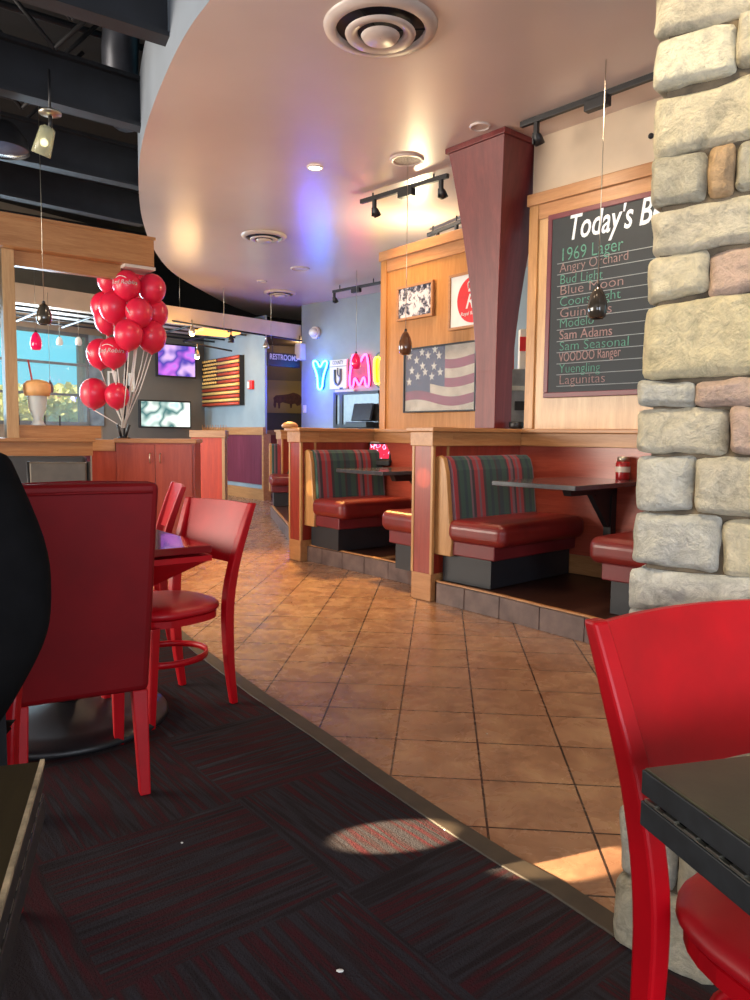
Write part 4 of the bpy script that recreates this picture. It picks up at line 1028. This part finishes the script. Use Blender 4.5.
# televisions
def tv(name, label, W, off, x0, y0, x1, y1, cols, es):
    u0, z1 = W.hit(x0, y0, off); u1, z0 = W.hit(x1, y1, off)
    t = thing(name, label, 'television', W.at(u0, z0, off), W.rz); L = u1 - u0; h = z1 - z0
    q = B(); q.box(-.03, L + .03, 0, .08, -.03, h + .03); q.build('case', 'black_metal', t, .006)
    q = B(); q.box(L * .4, L * .6, .08, off if off > .1 else .2, h * .4, h * .6); q.build('mount', 'black_metal', t)
    m, nt, b_ = newmat(name + '_picture'); n = noi(nt, coords(nt), 1.8, 2, .5)
    c = ramp(nt, n, [(.35 + .3 * i / len(cols), c) for i, c in enumerate(cols)]); nt.links.new(c, b_.inputs['Emission Color']); b_.inputs['Base Color'].default_value = (0, 0, 0, 1); setp(b_, es=es, rough=.2)
    q = B(); q.box(0, L, -.005, 0, 0, h); q.build('screen', m, t)
tv('television', 'wall television showing a purple and blue picture, beyond the balloons', BW, .3, 158, 344, 195, 377, [(60, 150, 220), (210, 110, 230), (70, 60, 170), (220, 180, 240)], 1.0)
tv('lit_display', 'wide bright cyan and white screen low on the grey wall above the cabinet', BW, .4, 141, 401, 190, 427, [(120, 215, 230), (225, 245, 235), (60, 110, 110), (240, 250, 240)], 1.1)
for i, (x0, y0, x1, y1) in enumerate(((108, 371, 117, 391), (129, 373, 135, 392))):
    u0, z1 = BW.hit(x0, y0, .03); u1, z0 = BW.hit(x1, y1, .03)
    t = thing('wall_frame', ('pale narrow picture frame on the grey wall, left of the balloon pole', 'white narrow picture frame on the grey wall, right of the balloon pole')[i], 'picture', BW.at(u0, z0, .03), BW.rz)
    q = B(); L, h = u1 - u0, z1 - z0; q.box(0, L, 0, .03, 0, .03); q.box(0, L, 0, .03, h - .03, h); q.box(0, .03, 0, .03, .03, h - .03); q.box(L - .03, L, 0, .03, .03, h - .03); q.build('frame', 'white', t)
    q = B(); q.box(.02, L - .02, .01, .03, .02, h - .02); q.build('print', 'greywall' if i == 0 else 'cream', t)
# ------------------------------------------------------------------ balloons
bp = dep(124, 437, 8.2)
st_ = thing('balloon_stand', 'slim black pole with clips holding the balloon sticks on the cabinet', 'stand', (bp.x, bp.y, 1.135))
q = B(); q.lathe([(.07, 0), (.07, .01), (.015, .025)], 20); q.build('base', 'black_metal', st_)
tp = dep(127, 300, bp.y) - bp
q = B(); q.tube([(0, 0, .01), (tp.x * .6, 0, tp.z * .5), (tp.x, 0, tp.z)], .009, 8); q.build('pole', 'black_metal', st_)
for dx, dz, tilt in ((-.05, .0, -.035), (.05, .0, .045), (.03, .62, .05), (.07, .42, .03)):
    q = B(); q.cyl((dx * .5, -.02, dz + .02), (dx * .5 + tilt, -.02, dz + .15), .014, n=8); q.build('clip', 'black_metal', st_)
bal = [(111, 279.6, 12, .05, 0, 'top left of the cluster, under the oak header'), (126.6, 284.5, 12.3, -.12, 1, 'printed, top middle of the cluster'), (139, 280.5, 11, .12, 0, 'mostly hidden at the top, behind two others'),
 (152, 288, 12, -.02, 0, 'top right of the cluster'), (140, 293, 11, .2, 0, 'deep behind the upper middle balloons'), (104.5, 306, 12, .12, 0, 'at the left edge of the upper cluster, half hidden'),
 (114, 306.5, 13, -.1, 0, 'large, left middle of the upper cluster'), (108, 319, 12, .08, 0, 'peeking out below the left middle balloon'), (139, 312, 12, -.13, 2, 'with a slanted white mark, centre of the cluster'),
 (154, 312.5, 12.3, .05, 0, 'right middle of the cluster'), (128.5, 334, 12.7, -.16, 0, 'hanging low in the middle of the upper cluster'), (151.5, 336, 13, 0, 0, 'lowest on the right of the upper cluster'),
 (100.5, 353, 12.3, .08, 2, 'behind the lower printed one at left'), (113.5, 352, 12.6, -.1, 1, 'printed, second from the bottom at left'), (94, 392.6, 12.6, 0, 0, 'larger of the bottom pair, leftmost'), (117, 395, 10.8, -.04, 0, 'smaller of the bottom pair, nearer the pole')]
def balloon(px, py, rpx, dy, kind, lab):
    Yd = bp.y + dy; Yd = bp.y + dy * 1.7; c = dep(px, py, Yd); r = rpx * 1.1 / 750 * Yd
    t = thing('balloon', 'red balloon ' + lab, 'balloon', c, 0, 'red balloons above the cabinet')
    prof = []
    for k in range(15):
        a = math.pi * k / 14; rr = r * math.sin(a); z = -math.cos(a) * r * (1.18 if math.cos(a) > 0 else 1.04); prof.append((rr, z))
    prof = [(.004, -r * 1.24)] + prof[1:]
    q = B(); q.lathe(prof, 24); skn = q.build('balloon_skin', 'balloon', t)
    q = B(); q.lathe([(.004, -r * 1.2), (.016, -r * 1.27), (.012, -r * 1.28)], 10); q.build('knot', 'balloon', skn)
    e = bp + Vector((random.uniform(-.02, .02), -.02, .1)) - c
    q = B(); q.tube([(0, 0, -r * 1.25), (e.x * .4, e.y * .4, e.z * .5 - r * .5), tuple(e)], .0055, 6); q.build('stick', 'white', t)
    def onball(v): 
        k = 1 - (v.x / r) ** 2 - (v.z / (r * 1.1)) ** 2
        return Vector((v.x, -r * math.sqrt(max(.02, k)) * 1.012, v.z))
    if kind == 1:
        text('printed_logo', 'Red Robin', r * .42, 'white', skn, 0, -r * .12, 0, .25, r * .006, .0004, fn=onball, align='CENTER')
        q = B(); q.tube([onball(Vector((-.5 * r + k * .1 * r, 0, r * (.28 + .16 * math.sin(k * .35 + .3))))) for k in range(9)], r * .03, 6); q.build('printed_swoosh', 'white', skn)
    if kind == 2:
        q = B(); 
        for o_ in (0, .12): q.tube([onball(Vector((-.75 * r + k * .07 * r, 0, r * (.15 + o_ - .09 * k)))) for k in range(6)], r * .025, 6)
        q.build('printed_swoosh', 'white', skn)
for a in bal: balloon(*a)
# ------------------------------------------------------------------ pendants
def pendant(px, py, Yd, r, h, mat, label, top=None, glow=False):
    p = dep(px, py, Yd); t = thing('pendant_lamp', label, 'lamp', p)
    q = B(); q.lathe([(.18 * r, h * .5), (.5 * r, h * .4), (.78 * r, h * .22), (.96 * r, 0), (1.0 * r, -h * .2), (.86 * r, -h * .42), (.66 * r, -h * .5), (.62 * r, -h * .49), (.94 * r, -h * .2), (.9 * r, 0), (.6 * r, h * .25)], 24, caps=False); q.build('lamp_shade', mat, t)
    q = B(); q.lathe([(.005, h * .3), (.35 * r, h * .1), (.45 * r, -h * .1), (.3 * r, -h * .32), (.005, -h * .38)], 16); q.build('bulb', 'lamp_glow' if glow else 'offwhite', t)
    q = B(); q.lathe([(.22 * r, h * .48), (.2 * r, h * .58), (.05 * r, h * .62)], 12); q.build('socket', 'black_metal', t)
    q = B(); q.cyl((0, 0, h * .6), (0, 0, (top or CZ) - p.z), .0028, n=5); q.build('cord', 'steel', t)
    return t
MT['amber'] = plain('amber_brown_glass', (96, 62, 40), .15, .2, 10, coat=.5)
MT['ruby'] = plain('ruby_glass', (196, 14, 70), .12, .1, 6, coat=.5); MT['ruby'].node_tree.nodes['Principled BSDF'].inputs['Emission Color'].default_value = (*lin((220, 20, 80)), 1); MT['ruby'].node_tree.nodes['Principled BSDF'].inputs['Emission Strength'].default_value = .5
MT['garnet'] = plain('garnet_glass', (96, 24, 44), .15, .1, 6, coat=.5)
pendant(597.5, 303, 4.9, .062, .2, 'smoke_glass', 'dark glass pendant lamp hanging in front of the chalkboard')
pendant(405.5, 343, 6.6, .058, .2, 'amber', 'amber glass pendant lamp hanging before the golden oak panel', glow=True)
pendant(356, 361, 11.0, .07, .22, 'ruby', 'ruby red pendant lamp hanging in front of the pink neon letter')
pendant(44, 314, 7.2, .07, .2, 'smoke_glass', 'smoky grey pendant lamp hanging inside the oak framed opening', top=4.3)
pendant(36, 341, 8.8, .065, .2, 'ruby', 'bright pink pendant lamp before the window, beside the pale post', top=3.1)
pendant(50, 387, 10.5, .05, .16, 'garnet', 'small garnet pendant lamp low before the window', top=3.1)
for px, Yd, lab in ((59.5, 11.5, 'small clear pendant lamp high in the window, left of its twin'), (78.5, 11.5, 'small clear pendant lamp high in the window, right of its twin')):
    pendant(px, 341, Yd, .05, .13, 'white', lab, top=3.1)
# ------------------------------------------------------------------ tracks near ceiling
def track(W, pA, pB, z, heads, label, box=None):
    a, c = fl(*pA, z), fl(*pB, z); d = (c - a); L = d.length; an = math.atan2(d.y, d.x)
    t = thing('track_light', label, 'track light', (a.x, a.y, z), an)
    q = B(); q.box(0, L, -.018, .018, 0, .04); q.build('rail', 'black_metal', t, .003)
    if CZ - z - .04 > .01:
        for s in (.15, .85): q = B(); q.cyl((L * s, 0, .04), (L * s, 0, CZ - z), .008, n=8); q.build('mounting_stem', 'black_metal', t)
    if box is not None: q = B(); q.box(L * box - .09, L * box + .09, -.03, .03, -.06, .01); q.build('junction_box', 'black_metal', t, .005)
    for s in heads:
        q = B(); q.box(L * s - .018, L * s + .018, -.015, .015, -.09, 0); hd = q.build('lamp_arm', 'black_metal', t, .003)
        q = B(); M_ = Matrix.Translation((L * s, .03, -.12)) @ Matrix.Rotation(R(35), 4, 'X'); q.lathe([(.022, .05), (.032, .03), (.038, -.03), (.034, -.03), (.02, .02)], 16, M=M_, caps=False); q.box(L * s - .03, L * s - .018, -.01, .02, -.15, -.07); lh = q.build('lamp_head', 'black_metal', t)
        q = B(); q.sphere(M_ @ Vector((0, 0, -.012)), .024, 10, 8); q.build('bulb', 'steel', lh)
    return t
track(None, (521, 128), (690, 66), 3.5, (.11,), 'black ceiling track with one lamp above the chalkboard', .5)
track(None, (361, 204), (448, 178), 3.48, (.17, .93), 'black ceiling track with two lamps left of the burgundy column', .55)
track(None, (428, 237), (462, 223), 3.45, (.3, .85), 'short dark ceiling track just above the golden oak panel')
track(None, (333, 293), (381, 284), 3.45, (.03,), 'far ceiling track with one lamp above the neon letters', .5)
# diffusers / downlights
def vent(px, py, r, label, rings=3):
    p = fl(px, py, CZ); t = thing('ceiling_vent', label, 'vent', (p.x, p.y, CZ), 0)
    q = B(); q.lathe([(r, -.002), (r * .98, -.02), (r * .8, -.035), (r * .78, -.03), (r * .78, -.002)], 40, caps=False); q.build('outer_ring', 'ventwhite', t)
    q = B(); q.lathe([(r * .79, -.004), (.001, -.004)], 40, caps=False); q.build('dark_throat', 'black_metal', t)
    q = B(); q.lathe([(r * .62, -.045), (r * .6, -.06), (r * .42, -.05), (r * .40, -.035), (r * .44, -.03)], 36, caps=False); q.build('middle_ring', 'ventwhite', t)
    q = B(); q.lathe([(r * .34, -.055), (r * .3, -.075), (.002, -.07)], 30, caps=False); q.build('centre_disc', 'ventwhite', t)
    q = B()
    for k in range(3): a = k * 2.09; q.cyl((r * .1 * math.cos(a), r * .1 * math.sin(a), -.03), (r * .78 * math.cos(a), r * .78 * math.sin(a), -.015), .006, n=6)
    q.build('spoke', 'black_metal', t)
MT['ventwhite'] = plain('vent_white_enamel', (206, 190, 180), .35, .04)
vent(380.5, 26, .33, 'large round white ceiling vent nearest the camera')
vent(264, 235.5, .27, 'round white ceiling vent in the middle distance')
vent(280, 292.5, .27, 'farthest round white ceiling vent, near the soffit edge')
def disc(px, py, r, name, label, cat, inner, glow):
    p = fl(px, py, CZ); t = thing(name, label, cat, (p.x, p.y, CZ))
    q = B(); q.lathe([(r, -.001), (r * .97, -.012), (r * .8, -.016), (r * .76, -.004)], 32, caps=False); q.build('trim_ring', 'ventwhite', t)
    q = B(); q.lathe([(r * .78, -.006), (.001, -.008)], 32, caps=False); q.build('lens' if glow else 'grille', inner, t)
disc(315, 167, .075, 'downlight', 'small lit recessed ceiling light beside the blue reflection', 'light', 'led_white', True)
MT['grille'] = plain('grey_grille', (150, 140, 132), .6, .2, 80)
disc(407, 159.5, .15, 'ceiling_speaker', 'round ceiling speaker grille above the track with two lamps', 'speaker', 'grille', False)
disc(480, 126, .08, 'smoke_detector', 'small pale round detector on the ceiling beside the column top', 'detector', 'ventwhite', False)
disc(300, 268.5, .14, 'ceiling_speaker', 'faint round ceiling speaker beyond the blue reflection', 'speaker', 'ventwhite', False)
disc(262, 281, .08, 'downlight', 'small unlit recessed ceiling light between the two far vents', 'light', 'ventwhite', False)
u, z = W1.hit(651, 136, .05); q = B(); q.sphere(W1.at(u, z, .05), .02, 12, 8); tag(q.build('sprinkler_head', 'black_metal'), 'tiny dark sprinkler head on the beige wall above the chalkboard', 'sprinkler')
# glass spotlight on beam
p = dep(50, 112, 5.75); t = thing('glass_spotlight', 'clear glass spotlight hanging under the second black ceiling beam', 'spotlight', p)
q = B(); q.lathe([(.08, 0), (.08, -.015), (.02, -.03)], 24); q.build('canopy', 'steel', t)
q = B(); q.cyl((0, 0, -.02), (0, 0, -.12), .014, n=10); q.cyl((0, 0, 0), (0, 0, .3), .01, n=8); q.build('stem', 'black_metal', t)
M_ = Matrix.Translation((-.02, 0, -.12)) @ Matrix.Rotation(R(22), 4, 'Y') @ Matrix.Rotation(R(10), 4, 'X')
q = B(); q.lathe([(.03, .02), (.055, .0), (.07, -.19), (.066, -.19), (.05, -.005)], 24, M=M_, caps=False); q.build('glass_shade', glassmat('clear_spot_glass', (190, 190, 160), .05, .45), t)
q = B(); q.sphere(M_ @ Vector((0, 0, -.1)), (.028, .028, .028), 12, 8); q.build('bulb', emit('dim_bulb_glow', (255, 240, 180), 4), t)
p = dep(0, 150, 6.2); t = thing('round_ceiling_fixture', 'dark dome fixture with bluish lens at the upper left edge', 'light', p)
q = B(); q.lathe([(.02, .22), (.12, .2), (.2, .1), (.22, 0)], 28, caps=False); q.build('dome', 'black_metal', t)
q = B(); q.lathe([(.21, .01), (.12, -.02), (.001, -.03)], 28, caps=False); q.build('lens', plain('blue_lens', (70, 88, 120), .2), t)
q = B(); q.cyl((0, 0, .2), (0, 0, .7), .012, n=8); q.build('stem', 'black_metal', t)
# carpet crumbs
for px, py, s, lab in ((340, 971, .009, 'white paper scrap on the carpet at the bottom of the picture'), (182, 843, .004, 'tiny white crumb on the carpet left of the middle'), (445, 830, .004, 'tiny pale crumb near the carpet edge'), (487, 732, .004, 'tiny pale crumb on the floor tiles')):
    p = fl(px, py, .009); q = B(); q.sphere((0, 0, .002), (s, s * .7, .002), 7, 4); tag(q.build('crumb', 'white', None, loc=(p.x, p.y, .008 if px != 487 else 0)), lab, 'crumb')
# ------------------------------------------------------------------ light
w = bpy.data.worlds.new('world'); SC.world = w; w.use_nodes = True
bg = w.node_tree.nodes['Background']; bg.inputs[1].default_value = 1.0
tcw = w.node_tree.nodes.new('ShaderNodeTexCoord'); sx_ = w.node_tree.nodes.new('ShaderNodeSeparateXYZ'); w.node_tree.links.new(tcw.outputs['Generated'], sx_.inputs[0])
mr = w.node_tree.nodes.new('ShaderNodeMapRange'); mr.inputs[1].default_value = -.6; mr.inputs[2].default_value = .6; w.node_tree.links.new(sx_.outputs[1], mr.inputs[0])
w.node_tree.links.new(ramp(w.node_tree, mr.outputs[0], [(.25, (200, 190, 180)), (.8, (110, 214, 240))]), bg.inputs[0])
def area(name, loc, target, sx, sy, e, c):
    l = bpy.data.lights.new(name, 'AREA'); l.shape = 'RECTANGLE'; l.size = sx; l.size_y = sy; l.energy = e; l.color = lin(c)
    o = bpy.data.objects.new(name, l); COL.objects.link(o); o.location = loc
    o.rotation_euler = (Vector(target) - Vector(loc)).to_track_quat('-Z', 'Y').to_euler(); return o
def spot(name, loc, target, e, c, ang, blend=.3, r=.03):
    l = bpy.data.lights.new(name, 'SPOT'); l.energy = e; l.color = lin(c); l.spot_size = R(ang); l.spot_blend = blend; l.shadow_soft_size = r
    o = bpy.data.objects.new(name, l); COL.objects.link(o); o.location = loc
    o.rotation_euler = (Vector(target) - Vector(loc)).to_track_quat('-Z', 'Y').to_euler(); return o
def point(name, loc, e, c, r=.1):
    l = bpy.data.lights.new(name, 'POINT'); l.energy = e; l.color = lin(c); l.shadow_soft_size = r
    o = bpy.data.objects.new(name, l); COL.objects.link(o); o.location = loc
# area lamps for daylight; windows behind the camera and on the left are assumed
area('daylight_assumed_front', (1.0, -3.6, 1.6), (.8, 3, 2.6), 6, 2.2, 320, (225, 238, 255))
area('daylight_assumed_left', (-7.5, 3.8, 1.7), (0, 6, 2.2), 5, 2.2, 520, (255, 240, 222))
area('daylight_far_windows', (-6.2, 12.0, 2.2), (-1, 10, 1.0), 3, 1.6, 240, (200, 232, 255))
# narrow spot lamps added in place of sun, each making a small light patch
def shaft(pt, z, e, ang, az=15, el=20, dist=7, sc=(1, 1, 1)):
    d = Vector((math.cos(R(az)) * math.cos(R(el)), math.sin(R(az)) * math.cos(R(el)), -math.sin(R(el))))
    pt = Vector(pt); o = spot('sun_patch_spot', pt - d * dist, pt, e, (255, 226, 180), ang, .35, .01); o.scale = sc  # added spot lamp inside the room, aimed where a sunlit patch is wanted
pa = fl(400, 838); shaft(pa, 0, 14000, 2.2, az=12, el=26, dist=5)
pb = fl(560, 862); shaft(pb, 0, 8000, 2.3, az=12, el=26, dist=5)
for x, y, e in ((-.1, 4.4, 40), (.75, 3.9, 22), (1.3, 5.0, 90), (-1.9, 6.6, 110), (-.6, 9.2, 120), (.3, 6.9, 60)):
    spot('ceiling_fill_spot', (x, y, 3.45), (x, y, 0), e, (255, 222, 184), 120, 1, .15)  # added fill spots under the ceiling, no fixtures at these points
for p_, e_ in ((dep(424, 478, 5.42), 900), (dep(310, 488, 6.95), 900)): shaft(p_, 0, e_, 2.0, az=38, el=10, dist=4.5)  # two more added spots, for the warm glow on the booth posts
spot('garden_fill_spot', (-16, 15, 9), (-8.5, 19.5, 1.2), 9000, (255, 240, 200), 50, .5, .1)  # added spot brightening the trees outside, instead of a sun lamp
# warm glow in the far part and spots
spot('warm_floor_spot', (-1.2, 8.4, 3.4), fl(300, 575), 900, (255, 200, 110), 50, .9, .1)
spot('panel_spot', W2.at(.5, 3.35, .55), W2.at(.55, 2.4, 0), 34, (255, 200, 130), 75, .8, .05)
spot('chalkboard_spot', W1.at(.3, 3.35, .9), W1.at(.7, 2.2, 0), 30, (255, 230, 190), 90, .9, .05)
spot('pillar_spot', (-.3, 1.1, 3.2), (.8, 1.75, 1.7), 210, (255, 234, 190), 60, .9, .05)
point('neon_blue_spill', YW.at(YW.hit(321, 375)[0], 2.0, .3), 30, (30, 60, 255), .08)
point('kitchen_lamp', (.42, 8.4, 3.1), 45, (255, 230, 180), .08)
spot('flag_spot', (-2.4, 12.6, 2.9), FW.at(1.6, 1.9), 60, (255, 206, 140), 60, .8, .05)
spot('orange_spot', (-2.6, 11.2, 2.8), (-2.9, 12.6, .8), 22, (255, 190, 120), 70, .8, .05)
point('bar_lamp', (-3.0, 12.0, 2.75), 14, (255, 200, 130), .25)
point('bar_lamp', (-5.2, 12.0, 2.7), 24, (255, 215, 160), .25)
point('hall_lamp', (-1.5, 15.0, 2.9), 14, (255, 200, 140), .1)
spot('partition_spot', (-.2, 6.2, 3.3), (.3, 5.6, .7), 30, (255, 190, 120), 60, .9, .05)  # bare warm spot aimed down at the booth partition, no lamp body modelled
# ------------------------------------------------------------------ view
vs = SC.view_settings; vs.view_transform = 'Standard'; vs.look = 'None'; vs.gamma = 1; vs.use_curve_mapping = False; vs.exposure = 0.35
